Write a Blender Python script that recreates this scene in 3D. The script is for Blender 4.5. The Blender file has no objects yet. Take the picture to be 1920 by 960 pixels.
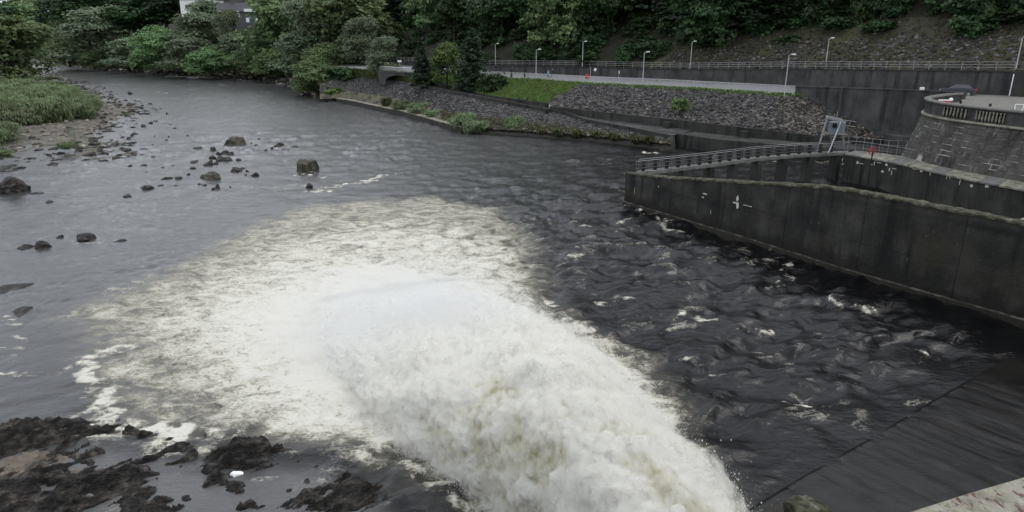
import bpy, bmesh, math, random
import numpy as np
from mathutils import Vector, Matrix, Euler

# ------------------------------------------------------------------ camera, light, exposure
scene = bpy.context.scene
COL = scene.collection
F, CAM_H = 1300.0, 16.0                      # focal length in pixels of a 1920 px wide frame, height over the river
PITCH = math.atan(417 / 1300)
cam_d = bpy.data.cameras.new('camera')
cam = bpy.data.objects.new('camera', cam_d)
COL.objects.link(cam)
cam.location = (0, 0, CAM_H)
cam.rotation_euler = (math.pi / 2 - PITCH, 0, 0)
cam_d.sensor_width = 36
cam_d.lens = 36 * F / 1920
cam_d.clip_start, cam_d.clip_end = 0.2, 6000
scene.camera = cam

SUN_EL, SUN_AZ = math.radians(52), math.radians(75)   # azimuth from +Y towards +X
world = bpy.data.worlds.new('World')
scene.world = world
world.use_nodes = True
wn = world.node_tree
wn.nodes.clear()
sky = wn.nodes.new('ShaderNodeTexSky')
sky.sky_type = 'NISHITA'
sky.sun_disc = False
sky.sun_elevation = SUN_EL
sky.sun_rotation = SUN_AZ
sky.air_density, sky.dust_density, sky.ozone_density = 1.0, 1.0, 1.0
hs = wn.nodes.new('ShaderNodeHueSaturation')
hs.inputs['Saturation'].default_value = 0.30
bg = wn.nodes.new('ShaderNodeBackground')
bg.inputs['Strength'].default_value = 0.15
wo = wn.nodes.new('ShaderNodeOutputWorld')
wn.links.new(sky.outputs[0], hs.inputs['Color'])
cn = wn.nodes.new('ShaderNodeTexNoise')          # broken cloud cover over the clear-sky colour
cn.inputs['Scale'].default_value = 2.2
cn.inputs['Detail'].default_value = 5
cr = wn.nodes.new('ShaderNodeValToRGB')
cr.color_ramp.elements[0].position = 0.32
cr.color_ramp.elements[0].color = (2.5, 2.75, 3.2, 1)
cr.color_ramp.elements[1].position = 0.68
cr.color_ramp.elements[1].color = (9.9, 10.3, 11.0, 1)
tc = wn.nodes.new('ShaderNodeTexCoord')
cm = wn.nodes.new('ShaderNodeMix')
cm.data_type = 'RGBA'
cm.inputs['Factor'].default_value = 0.8
wn.links.new(tc.outputs['Generated'], cn.inputs['Vector'])
wn.links.new(cn.outputs['Fac'], cr.inputs[0])
wn.links.new(hs.outputs[0], cm.inputs['A'])
wn.links.new(cr.outputs[0], cm.inputs['B'])
wn.links.new(cm.outputs['Result'], bg.inputs['Color'])
wn.links.new(bg.outputs[0], wo.inputs['Surface'])
sun_d = bpy.data.lights.new('sun', 'SUN')
sun_d.energy = 0.7
sun_d.angle = math.radians(12)
sun_d.color = (1.0, 0.97, 0.92)
sun = bpy.data.objects.new('sun', sun_d)
COL.objects.link(sun)
sdir = Vector((math.sin(SUN_AZ) * math.cos(SUN_EL), math.cos(SUN_AZ) * math.cos(SUN_EL), math.sin(SUN_EL)))
sun.rotation_euler = sdir.to_track_quat('Z', 'Y').to_euler()
sun.location = (60, 40, 80)
scene.view_settings.view_transform = 'Standard'
scene.view_settings.look = 'None'
scene.view_settings.exposure = 0.4
scene.view_settings.gamma = 1
scene.view_settings.use_curve_mapping = False
scene.cycles.volume_step_rate = 2.0
scene.cycles.max_bounces = 8
scene.cycles.diffuse_bounces = 5
scene.cycles.volume_bounces = 3
scene.cycles.transparent_max_bounces = 16

# ------------------------------------------------------------------ helpers
_c, _s = math.cos(PITCH), math.sin(PITCH)


def ray(px, py):
    x = (px - 960) / F
    y = (480 - py) / F
    return Vector((x, _c + y * _s, -_s + y * _c))


def at(px, py, z=0.0):
    d = ray(px, py)
    t = (z - CAM_H) / d.z
    return Vector((d.x * t, d.y * t, z))


def at_y(px, py, Y):
    d = ray(px, py)
    t = Y / d.y
    return Vector((d.x * t, Y, CAM_H + d.z * t))


_rng = np.random.RandomState(7)
_perm = np.concatenate([_rng.permutation(256)] * 3)
_vals = _rng.rand(256)


def vnoise(x, y, z=0.0, seed=0):
    x = np.asarray(x, float); y = np.asarray(y, float)
    z = np.zeros_like(x) + z + seed * 17.31
    xi = np.floor(x).astype(int); yi = np.floor(y).astype(int); zi = np.floor(z).astype(int)
    fx = x - xi; fy = y - yi; fz = z - zi
    u = fx * fx * fx * (fx * (fx * 6 - 15) + 10)
    v = fy * fy * fy * (fy * (fy * 6 - 15) + 10)
    w = fz * fz * (3 - 2 * fz)

    def h(i, j, k):
        return _vals[_perm[_perm[_perm[i & 255] + (j & 255)] + (k & 255)]]
    a = h(xi, yi, zi) * (1 - u) + h(xi + 1, yi, zi) * u
    b = h(xi, yi + 1, zi) * (1 - u) + h(xi + 1, yi + 1, zi) * u
    r0 = a * (1 - v) + b * v
    a = h(xi, yi, zi + 1) * (1 - u) + h(xi + 1, yi, zi + 1) * u
    b = h(xi, yi + 1, zi + 1) * (1 - u) + h(xi + 1, yi + 1, zi + 1) * u
    r1 = a * (1 - v) + b * v
    return (r0 * (1 - w) + r1 * w) * 2 - 1


def fbm(x, y, z=0.0, octv=4, seed=0, gain=0.5, lac=2.03):
    out = 0; amp = 1; f = 1; tot = 0
    for o in range(octv):
        out = out + amp * vnoise(np.asarray(x) * f, np.asarray(y) * f, np.asarray(z) * f, seed + o * 3)
        tot += amp; amp *= gain; f *= lac
    return out / tot


def ridged(x, y, z=0.0, octv=4, seed=0, gain=0.5):
    out = 0; amp = 1; f = 1; tot = 0
    for o in range(octv):
        out = out + amp * (1 - np.abs(vnoise(np.asarray(x) * f, np.asarray(y) * f, np.asarray(z) * f, seed + o * 5)) * 2)
        tot += amp; amp *= gain; f *= 2.07
    return out / tot


def sstep(a, b, x):
    t = np.clip((x - a) / (b - a), 0, 1)
    return t * t * (3 - 2 * t)


def poly_sdf(P, x, y):
    """signed distance, positive inside the polygon P [(x, y)]"""
    d = np.full(x.shape, 1e18)
    inside = np.zeros(x.shape, bool)
    n = len(P)
    for i in range(n):
        ax, ay = P[i][0], P[i][1]
        bx, by = P[(i + 1) % n][0], P[(i + 1) % n][1]
        ex, ey = bx - ax, by - ay
        t = np.clip(((x - ax) * ex + (y - ay) * ey) / (ex * ex + ey * ey + 1e-12), 0, 1)
        d = np.minimum(d, (x - ax - t * ex) ** 2 + (y - ay - t * ey) ** 2)
        c = ((ay > y) != (by > y)) & (x < (bx - ax) * (y - ay) / (by - ay + 1e-12) + ax)
        inside ^= c
    return np.where(inside, 1, -1) * np.sqrt(d)


def line_dist(L, x, y):
    d = np.full(x.shape, 1e18)
    for i in range(len(L) - 1):
        ax, ay = L[i][0], L[i][1]; bx, by = L[i + 1][0], L[i + 1][1]
        ex, ey = bx - ax, by - ay
        t = np.clip(((x - ax) * ex + (y - ay) * ey) / (ex * ex + ey * ey + 1e-12), 0, 1)
        d = np.minimum(d, (x - ax - t * ex) ** 2 + (y - ay - t * ey) ** 2)
    return np.sqrt(d)


def resample(P, n):
    P = np.array([tuple(p) for p in P], float)
    s = np.concatenate([[0], np.cumsum(np.linalg.norm(np.diff(P, axis=0), axis=1))])
    t = np.linspace(0, s[-1], n)
    return np.stack([np.interp(t, s, P[:, k]) for k in range(P.shape[1])], 1)


def np_mesh(name, V, faces, mats=None, smooth=False, attrs=None):
    """faces: (n, 3) or (n, 4) int array"""
    me = bpy.data.meshes.new(name)
    V = np.asarray(V, np.float32); faces = np.asarray(faces, np.int32)
    k = faces.shape[1]; n = len(faces)
    me.vertices.add(len(V)); me.loops.add(n * k); me.polygons.add(n)
    me.vertices.foreach_set('co', V.ravel())
    me.loops.foreach_set('vertex_index', faces.ravel())
    me.polygons.foreach_set('loop_start', np.arange(0, n * k, k, dtype=np.int32))
    me.polygons.foreach_set('loop_total', np.full(n, k, np.int32))
    me.polygons.foreach_set('use_smooth', np.full(n, smooth, bool))
    for a, val in (attrs or {}).items():
        at_ = me.attributes.new(a, 'FLOAT', 'POINT')
        at_.data.foreach_set('value', np.asarray(val, np.float32).ravel())
    me.update(calc_edges=True)
    for m in (mats if isinstance(mats, (list, tuple)) else [mats]):
        if m: me.materials.append(m)
    return me


def grid_faces(nr, nc):
    i = np.arange(nr - 1)[:, None] * nc + np.arange(nc - 1)[None, :]
    return np.stack([i, i + 1, i + nc + 1, i + nc], -1).reshape(-1, 4)


def link(name, me, parent=None, loc=None):
    o = bpy.data.objects.new(name, me)
    COL.objects.link(o)
    if parent is not None: o.parent = parent
    if loc is not None: o.location = loc
    return o


def tag(o, label, cat, group=None):
    o['label'] = label; o['category'] = cat
    if group: o['group'] = group
    return o


def thing(name, label, cat, loc=(0, 0, 0), rz=0.0, group=None):
    o = bpy.data.objects.new(name, None)
    COL.objects.link(o)
    o.location = loc; o.rotation_euler = (0, 0, rz)
    o.empty_display_size = 0.3
    return tag(o, label, cat, group)


def kind(o, k):
    o['kind'] = k
    return o


def dup(root, loc, rz=0.0, scale=None, label=None, group=None, cat=None):
    r = root.copy(); COL.objects.link(r)
    r.location = loc; r.rotation_euler = (0, 0, rz)
    if scale is not None: r.scale = scale
    if label: r['label'] = label
    if group: r['group'] = group
    for ch in list(root.children):
        c = ch.copy(); COL.objects.link(c); c.parent = r
        for g in list(ch.children):
            d = g.copy(); COL.objects.link(d); d.parent = c
    return r


class MB:
    """collects boxes, bars and tubes in world space; built as one mesh object, relative to off"""
    def __init__(self): self.v = []; self.f = []

    def _add(self, vs, fs):
        b = len(self.v)
        self.v += [tuple(p) for p in vs]
        self.f += [tuple(b + i for i in q) for q in fs]
        return self

    def hexa(self, p):      # 8 points: bottom loop 0-3, top loop 4-7
        return self._add(p, [(3, 2, 1, 0), (4, 5, 6, 7), (0, 1, 5, 4), (1, 2, 6, 5), (2, 3, 7, 6), (3, 0, 4, 7)])

    def box(self, c, s, rz=0.0):
        c = Vector(c); R = Matrix.Rotation(rz, 3, 'Z')
        p = []
        for z in (-.5, .5):
            for x, y in ((-.5, -.5), (.5, -.5), (.5, .5), (-.5, .5)):
                p.append(c + R @ Vector((x * s[0], y * s[1], z * s[2])))
        return self.hexa(p)

    def tube(self, pts, r, n=8, caps=True):
        pts = [Vector(p) for p in pts]
        rs = r if isinstance(r, (list, tuple)) else [r] * len(pts)
        b = len(self.v)
        for i, p in enumerate(pts):
            d = (pts[min(i + 1, len(pts) - 1)] - pts[max(i - 1, 0)])
            d.normalize()
            u = d.cross(Vector((0, 0, 1)) if abs(d.z) < .9 else Vector((1, 0, 0))).normalized()
            w = d.cross(u)
            for k in range(n):
                a = 2 * math.pi * k / n
                self.v.append(tuple(p + (u * math.cos(a) + w * math.sin(a)) * rs[i]))
        for i in range(len(pts) - 1):
            for k in range(n):
                k2 = (k + 1) % n
                self.f.append((b + i * n + k, b + i * n + k2, b + (i + 1) * n + k2, b + (i + 1) * n + k))
        if caps:
            self.f.append(tuple(b + k for k in reversed(range(n))))
            self.f.append(tuple(b + (len(pts) - 1) * n + k for k in range(n)))
        return self

    def bar(self, a, b, w, h):      # rectangular bar from a to b
        a = Vector(a); b = Vector(b); d = (b - a).normalized()
        u = d.cross(Vector((0, 0, 1)) if abs(d.z) < .95 else Vector((1, 0, 0))).normalized() * (w / 2)
        q = d.cross(u.normalized()) * (h / 2)
        return self.hexa([a - u - q, a + u - q, a + u + q, a - u + q, b - u - q, b + u - q, b + u + q, b - u + q])

    def prism(self, poly, z0, z1):
        n = len(poly)
        b = len(self.v)
        self.v += [(p[0], p[1], z0) for p in poly] + [(p[0], p[1], z1) for p in poly]
        self.f.append(tuple(b + i for i in reversed(range(n))))
        self.f.append(tuple(b + n + i for i in range(n)))
        for i in range(n):
            j = (i + 1) % n
            self.f.append((b + i, b + j, b + n + j, b + n + i))
        return self

    def strip(self, A, B):      # faces between polylines A and B
        b = len(self.v); n = len(A)
        self.v += [tuple(p) for p in A] + [tuple(p) for p in B]
        for i in range(n - 1):
            self.f.append((b + i, b + i + 1, b + n + i + 1, b + n + i))
        return self

    def mesh(self, name, mat, off=(0, 0, 0), smooth=False, bevel=0.0):
        me = bpy.data.meshes.new(name)
        o = Vector(off)
        me.from_pydata([tuple(Vector(p) - o) for p in self.v], [], self.f)
        bm = bmesh.new(); bm.from_mesh(me)
        bmesh.ops.recalc_face_normals(bm, faces=bm.faces)
        if bevel:
            bmesh.ops.bevel(bm, geom=[e for e in bm.edges], offset=bevel, segments=1, affect='EDGES', clamp_overlap=True)
        bm.to_mesh(me); bm.free()
        for p in me.polygons: p.use_smooth = smooth
        if mat: me.materials.append(mat)
        return me

    def build(self, name, mat, parent=None, smooth=False, bevel=0.0):
        off = parent.matrix_basis.translation if parent is not None else (0, 0, 0)
        p = parent
        off = Vector((0, 0, 0))
        while p is not None:
            off += p.location; p = p.parent
        return link(name, self.mesh(name, mat, off, smooth, bevel), parent)


# ------------------------------------------------------------------ materials
def new_mat(name):
    m = bpy.data.materials.new(name); m.use_nodes = True
    nt = m.node_tree; nt.nodes.clear()
    return m, nt, nt.nodes.new, nt.links.new


def surf(name, cols, scale=1.0, detail=6, rough=0.85, stretch=(1, 1, 1), bump=0.0, bscale=6.0, over=None, rnd=None, spec=0.3, metallic=0.0, local=False):
    """noise driven surface; over = [(colour, scale, lo, hi, stretch)] stains; rnd = amount the 'rnd' attribute shifts value"""
    m, nt, N, L = new_mat(name)
    out = N('ShaderNodeOutputMaterial'); b = N('ShaderNodeBsdfPrincipled')
    L(b.outputs[0], out.inputs[0])
    b.inputs['Roughness'].default_value = rough
    b.inputs['Specular IOR Level'].default_value = spec
    b.inputs['Metallic'].default_value = metallic
    if local:
        src = N('ShaderNodeTexCoord').outputs['Object']
    else:
        src = N('ShaderNodeNewGeometry').outputs['Position']

    def noise(sc, st, det=6):
        mp = N('ShaderNodeMapping'); mp.inputs['Scale'].default_value = st
        L(src, mp.inputs[0])
        n = N('ShaderNodeTexNoise'); n.inputs['Scale'].default_value = sc; n.inputs['Detail'].default_value = det
        n.inputs['Roughness'].default_value = 0.62
        L(mp.outputs[0], n.inputs['Vector'])
        return n.outputs['Fac']
    n1 = noise(scale, stretch, detail)
    r = N('ShaderNodeValToRGB')
    el = r.color_ramp.elements
    while len(el) < len(cols): el.new(0.5)
    for e, (p, c) in zip(el, cols):
        e.position = p; e.color = (*c, 1)
    L(n1, r.inputs[0])
    colr = r.outputs[0]
    for o_ in (over or []):
        oc, osc, lo, hi = o_[:4]; ost = o_[4] if len(o_) > 4 else (1, 1, 1)
        n2 = noise(osc, ost)
        mr = N('ShaderNodeMapRange'); mr.inputs['From Min'].default_value = lo; mr.inputs['From Max'].default_value = hi
        L(n2, mr.inputs['Value'])
        mx = N('ShaderNodeMix'); mx.data_type = 'RGBA'
        L(mr.outputs[0], mx.inputs['Factor']); L(colr, mx.inputs['A']); mx.inputs['B'].default_value = (*oc, 1)
        colr = mx.outputs['Result']
    if rnd:
        a = N('ShaderNodeAttribute'); a.attribute_name = 'rnd'
        mr = N('ShaderNodeMapRange'); mr.inputs['To Min'].default_value = 1 - rnd; mr.inputs['To Max'].default_value = 1 + rnd * 1.6
        p = N('ShaderNodeMath'); p.operation = 'POWER'; p.inputs[1].default_value = 2.2
        L(a.outputs['Fac'], p.inputs[0]); L(p.outputs[0], mr.inputs['Value'])
        vm = N('ShaderNodeVectorMath'); vm.operation = 'SCALE'
        L(colr, vm.inputs[0]); L(mr.outputs[0], vm.inputs['Scale'])
        colr = vm.outputs[0]
    L(colr, b.inputs['Base Color'])
    if bump:
        bp = N('ShaderNodeBump'); bp.inputs['Strength'].default_value = bump; bp.inputs['Distance'].default_value = 0.3 / bscale * 3
        L(noise(bscale, stretch, 5), bp.inputs['Height'])
        L(bp.outputs[0], b.inputs['Normal'])
    return m


def flat(name, c, rough=0.5, metallic=0.0, spec=0.4, vary=0.12):
    d = tuple(x * (1 - vary) for x in c); u = tuple(min(1, x * (1 + vary)) for x in c)
    return surf(name, [(0.3, d), (0.7, u)], scale=9, rough=rough, metallic=metallic, spec=spec, local=True)


def leaf_mat(name, dark, light, trans=0.25):
    m, nt, N, L = new_mat(name)
    out = N('ShaderNodeOutputMaterial')
    a = N('ShaderNodeAttribute'); a.attribute_name = 'rnd'
    oi = N('ShaderNodeObjectInfo')
    mx = N('ShaderNodeMix'); mx.data_type = 'RGBA'
    mx.inputs['A'].default_value = (*dark, 1); mx.inputs['B'].default_value = (*light, 1)
    L(a.outputs['Fac'], mx.inputs['Factor'])
    h = N('ShaderNodeHueSaturation')
    mr = N('ShaderNodeMapRange'); mr.inputs['To Min'].default_value = 0.72; mr.inputs['To Max'].default_value = 1.3
    L(oi.outputs['Random'], mr.inputs['Value']); L(mr.outputs[0], h.inputs['Value'])
    mh = N('ShaderNodeMapRange'); mh.inputs['To Min'].default_value = 0.475; mh.inputs['To Max'].default_value = 0.52
    L(oi.outputs['Random'], mh.inputs['Value']); L(mh.outputs[0], h.inputs['Hue'])
    L(mx.outputs['Result'], h.inputs['Color'])
    b = N('ShaderNodeBsdfPrincipled'); b.inputs['Roughness'].default_value = 0.6; b.inputs['Specular IOR Level'].default_value = 0.25
    t = N('ShaderNodeBsdfTranslucent')
    L(h.outputs[0], b.inputs['Base Color']); L(h.outputs[0], t.inputs['Color'])
    ms = N('ShaderNodeMixShader'); ms.inputs[0].default_value = trans
    L(b.outputs[0], ms.inputs[1]); L(t.outputs[0], ms.inputs[2]); L(ms.outputs[0], out.inputs[0])
    return m


LEAF = {
    'dark': leaf_mat('leaf_dark', (0.018, 0.038, 0.015), (0.06, 0.11, 0.04)),
    'mid': leaf_mat('leaf_mid', (0.07, 0.12, 0.05), (0.2, 0.29, 0.115)),
    'grey': leaf_mat('leaf_grey', (0.09, 0.12, 0.068), (0.215, 0.27, 0.16)),
    'bright': leaf_mat('leaf_bright', (0.05, 0.095, 0.025), (0.13, 0.21, 0.06)),
    'conifer': leaf_mat('leaf_conifer', (0.012, 0.022, 0.011), (0.032, 0.05, 0.024), 0.1),
    'lawn': leaf_mat('leaf_lawn', (0.08, 0.14, 0.036), (0.19, 0.28, 0.075), .35),
    'olive': leaf_mat('leaf_olive', (0.05, 0.062, 0.024), (0.11, 0.125, 0.05)),
    'bar': leaf_mat('leaf_bar', (0.10, 0.14, 0.066), (0.23, 0.29, 0.15)),
}
BARK = surf('bark', [(0.3, (0.022, 0.018, 0.014)), (0.7, (0.07, 0.06, 0.048))], 4, stretch=(1, 1, .25), bump=.4, local=True)
CONC_PIER = surf('stained_concrete', [(0.3, (0.02, 0.0195, 0.018)), (0.5, (0.037, 0.036, 0.033)), (0.72, (0.066, 0.064, 0.058))], 0.35, 8,
                 bump=.25, bscale=5, over=[((0.012, 0.012, 0.011), 1.1, .5, .66, (1, 1, .12)), ((0.13, 0.125, 0.115), 2.6, .66, .78, (1, 1, .2)), ((0.035, 0.038, 0.022), .5, .55, .75)])
CONC_WALL = surf('weathered_concrete', [(0.3, (0.03, 0.0295, 0.029)), (0.5, (0.055, 0.054, 0.053)), (0.75, (0.092, 0.09, 0.087))], 0.4, 10,
                 bump=.2, bscale=4, over=[((0.017, 0.017, 0.0165), .9, .5, .68, (1, 1, .1)), ((0.15, 0.145, 0.135), 2.2, .67, .8, (1, 1, .15))])
CONC_PALE = surf('pale_concrete', [(0.3, (0.16, 0.15, 0.12)), (0.7, (0.32, 0.3, 0.25))], 1.2, 7, bump=.2, over=[((0.07, 0.075, 0.04), 1.5, .5, .65)])
CONC_DECK = surf('deck_concrete', [(0.3, (0.11, 0.108, 0.1)), (0.7, (0.2, 0.195, 0.18))], 1.5, 7, bump=.15, over=[((0.05, 0.05, 0.045), 1.2, .55, .7)])
MOSS_TOP = surf('mossy_coping', [(0.34, (0.018, 0.018, 0.011)), (0.46, (0.034, 0.034, 0.02)), (0.54, (0.072, 0.07, 0.042)), (0.62, (0.12, 0.115, 0.095)), (0.72, (0.27, 0.25, 0.225))], 2.2, 10, bump=.9, bscale=6)
DARK_BAND = surf('wet_concrete', [(0.3, (0.012, 0.012, 0.009)), (0.7, (0.032, 0.031, 0.022))], 2, 6, rough=.55, bump=.3)
ROAD = surf('road_surface', [(0.3, (0.17, 0.17, 0.17)), (0.7, (0.235, 0.235, 0.24))], 0.8, 7, bump=.05, over=[((0.11, 0.11, 0.11), .25, .55, .75)])
PLATFORM = surf('platform_gravel', [(0.3, (0.12, 0.115, 0.1)), (0.7, (0.22, 0.21, 0.19))], 3, 8, bump=.2)
SOIL = surf('forest_floor', [(0.3, (0.010, 0.010, 0.006)), (0.55, (0.02, 0.02, 0.011)), (0.75, (0.03, 0.036, 0.015))], .5, 8, bump=.6, bscale=3)
SCREE = surf('scree_soil', [(0.3, (0.02, 0.018, 0.014)), (0.5, (0.042, 0.038, 0.028)), (0.7, (0.065, 0.055, 0.034))], .6, 8, bump=.6, bscale=3,
             over=[((0.06, 0.062, 0.022), .18, .52, .65), ((0.075, 0.047, 0.025), .3, .6, .7)])
RUBBLE = surf('rubble_bed', [(0.3, (0.03, 0.029, 0.028)), (0.7, (0.08, 0.077, 0.073))], 2.5, 8, bump=.8, bscale=5)
RUBBLE_G = surf('grassy_rubble', [(0.3, (0.06, 0.052, 0.035)), (0.55, (0.11, 0.1, 0.06)), (0.75, (0.1, 0.11, 0.045))], 1.5, 8, bump=.8, bscale=5)
STONE = surf('rubble_stone', [(0.3, (0.045, 0.043, 0.044)), (0.6, (0.09, 0.086, 0.086)), (0.8, (0.14, 0.132, 0.128))], 1.5, 5, rnd=.75)
BARSTONE = surf('bar_stone', [(0.3, (0.07, 0.063, 0.056)), (0.6, (0.16, 0.143, 0.125)), (0.8, (0.26, 0.235, 0.21))], 1.2, 5, rnd=.75)
STONE_B = surf('brown_stone', [(0.3, (0.05, 0.044, 0.037)), (0.6, (0.105, 0.092, 0.077)), (0.8, (0.17, 0.15, 0.125))], 1.2, 5, rnd=.75)
GRASSM = surf('grass_bank', [(0.3, (0.035, 0.062, 0.016)), (0.5, (0.07, 0.115, 0.026)), (0.72, (0.13, 0.165, 0.045))], .9, 9, bump=.7, bscale=8, over=[((0.2, 0.19, 0.04), 2.4, .64, .74)])
GRAVEL = surf('gravel_bar', [(0.3, (0.065, 0.058, 0.048)), (0.55, (0.14, 0.124, 0.104)), (0.75, (0.26, 0.232, 0.2))], 1.0, 9, bump=.8, bscale=6, over=[((0.05, 0.062, 0.03), .22, .5, .62)])
ROCKM = surf('wet_rock', [(0.32, (0.006, 0.006, 0.006)), (0.48, (0.022, 0.02, 0.018)), (0.6, (0.06, 0.053, 0.046)), (0.74, (0.16, 0.14, 0.118))], 2.0, 10, rough=.6, stretch=(1, 1, 2), bump=1.0, bscale=6, spec=.2)
ROCKL = surf('lichen_rock', [(0.3, (0.014, 0.013, 0.011)), (0.55, (0.06, 0.055, 0.038)), (0.72, (0.17, 0.16, 0.11))], 1.4, 8, rough=.7, bump=.6)
ROCKBEIGE = surf('beige_slab', [(0.3, (0.05, 0.042, 0.034)), (0.5, (0.15, 0.125, 0.098)), (0.75, (0.25, 0.21, 0.165))], .9, 9, rough=.6, stretch=(1, 1.6, 2), bump=.7,
                 bscale=4, over=[((0.025, 0.022, 0.018), .8, .54, .64)])
BLOCKM = surf('masonry_block', [(0.3, (0.042, 0.040, 0.036)), (0.55, (0.08, 0.076, 0.068)), (0.75, (0.13, 0.124, 0.112))], 1.0, 8, bump=.5, bscale=5,
              over=[((0.018, 0.017, 0.016), .4, .52, .65, (1, 1, .3)), ((0.25, 0.24, 0.22), 1.1, .6, .74, (1, 1, .3))])
MORTAR = surf('lime_mortar', [(0.35, (0.05, 0.048, 0.045)), (0.5, (0.07, 0.067, 0.062)), (0.6, (0.36, 0.35, 0.33))], .7, 8, bump=.3)
LIME = surf('lime_bloom', [(0.3, (0.35, 0.33, 0.3)), (0.7, (0.65, 0.63, 0.58))], 6, 6)
GALV = flat('galvanised_steel', (0.33, 0.34, 0.35), .45, .6)
GREYPAINT = flat('grey_rail_paint', (0.26, 0.26, 0.26), .5)
RAILPALE = flat('pale_rail_paint', (0.42, 0.42, 0.42), .5)
BLACKM = flat('black_iron', (0.012, 0.012, 0.012), .5)
WHITEM = flat('white_paint', (0.78, 0.78, 0.76), .45)
REDM = flat('red_paint', (0.42, 0.03, 0.03), .45)
TEALM = flat('blue_grey_sheet', (0.19, 0.22, 0.24), .5, .3)
YELM = flat('yellow_sign', (0.75, 0.7, 0.3), .5)
DARKRAIL = flat('dark_rail_paint', (0.13, 0.13, 0.13), .5)
LEDGE = surf('ledge_slime', [(0.35, (0.012, 0.012, 0.009)), (0.5, (0.04, 0.04, 0.03)), (0.65, (0.13, 0.125, 0.105))], 1.6, 8)
SHADEVOID = flat('opening_shade', (0.006, 0.006, 0.006), .9)  # near-black colour standing in for the shade inside openings
SLATE = surf('slate_roof', [(0.3, (0.035, 0.035, 0.04)), (0.7, (0.07, 0.07, 0.078))], 2, 5, rough=.6)
HARL = surf('grey_harling', [(0.3, (0.075, 0.078, 0.085)), (0.7, (0.11, 0.113, 0.12))], 1.5, 5)
WOODM = surf('driftwood', [(0.3, (0.16, 0.13, 0.10)), (0.7, (0.3, 0.26, 0.2))], 3, 5, local=True)
GLASSM = flat('window_glass', (0.02, 0.025, 0.03), .08, 0, .6)

def tide_mat():
    m = surf('tide_marked_concrete', [(0.32, (0.012, 0.0115, 0.011)), (0.46, (0.024, 0.0235, 0.022)), (0.58, (0.040, 0.039, 0.036)), (0.75, (0.07, 0.067, 0.06))], 0.45, 10, bump=.35, bscale=5,
             over=[((0.009, 0.009, 0.0085), 1.0, .5, .64, (1, 1, .1)), ((0.034, 0.035, 0.021), .35, .5, .7), ((0.15, 0.145, 0.13), 3.2, .66, .76, (1, 1, .5)), ((0.012, 0.012, 0.011), .25, .55, .7, (.15, .15, 3))])
    nt = m.node_tree; N = nt.nodes.new; L = nt.links.new
    b = [n for n in nt.nodes if n.type == 'BSDF_PRINCIPLED'][0]
    src = b.inputs['Base Color'].links[0].from_socket
    g = N('ShaderNodeNewGeometry'); sp = N('ShaderNodeSeparateXYZ'); L(g.outputs['Position'], sp.inputs[0])
    n = N('ShaderNodeTexNoise'); n.inputs['Scale'].default_value = .8; n.inputs['Detail'].default_value = 8; L(g.outputs['Position'], n.inputs['Vector'])
    ma = N('ShaderNodeMath'); ma.operation = 'MULTIPLY_ADD'; ma.inputs[1].default_value = -2.6; L(n.outputs['Fac'], ma.inputs[0]); L(sp.outputs['Z'], ma.inputs[2])
    mr = N('ShaderNodeMapRange'); mr.inputs['From Min'].default_value = -.75; mr.inputs['From Max'].default_value = .15; L(ma.outputs[0], mr.inputs['Value'])
    mx = N('ShaderNodeMix'); mx.data_type = 'RGBA'; mx.inputs['A'].default_value = (.012, .012, .009, 1); L(mr.outputs[0], mx.inputs['Factor']); L(src, mx.inputs['B'])
    L(mx.outputs['Result'], b.inputs['Base Color'])
    return m


TIDE = tide_mat()

# ------------------------------------------------------------------ foam and river
def px_poly(L, z=0.0):
    return [tuple(at(p[0], p[1], z))[:2] for p in L]


FOAM_OUT = px_poly([(205, 700), (210, 750), (250, 788), (330, 808), (400, 835), (520, 832), (640, 800), (700, 850), (800, 905), (940, 955), (1030, 985), (1420, 1010), (1390, 940),
                    (1340, 850), (1290, 770), (1210, 690), (1120, 620), (1070, 590), (1040, 545), (1015, 490), (1000, 430), (960, 392), (850, 372), (740, 368), (600, 378),
                    (480, 418), (380, 465), (270, 525), (150, 572), (110, 600), (190, 630), (225, 655)])
FOAM_MID = px_poly([(330, 770), (480, 790), (690, 800), (800, 870), (1000, 950), (1390, 985), (1330, 860), (1230, 720), (1090, 610), (990, 545), (960, 470), (880, 430), (700, 420), (560, 450),
                    (400, 520), (290, 600), (270, 690)])
FOAM_IN = px_poly([(560, 780), (700, 810), (900, 920), (1380, 980), (1300, 800), (1150, 650), (1000, 570), (860, 520), (700, 490), (560, 520), (420, 590), (400, 690)])
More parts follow.
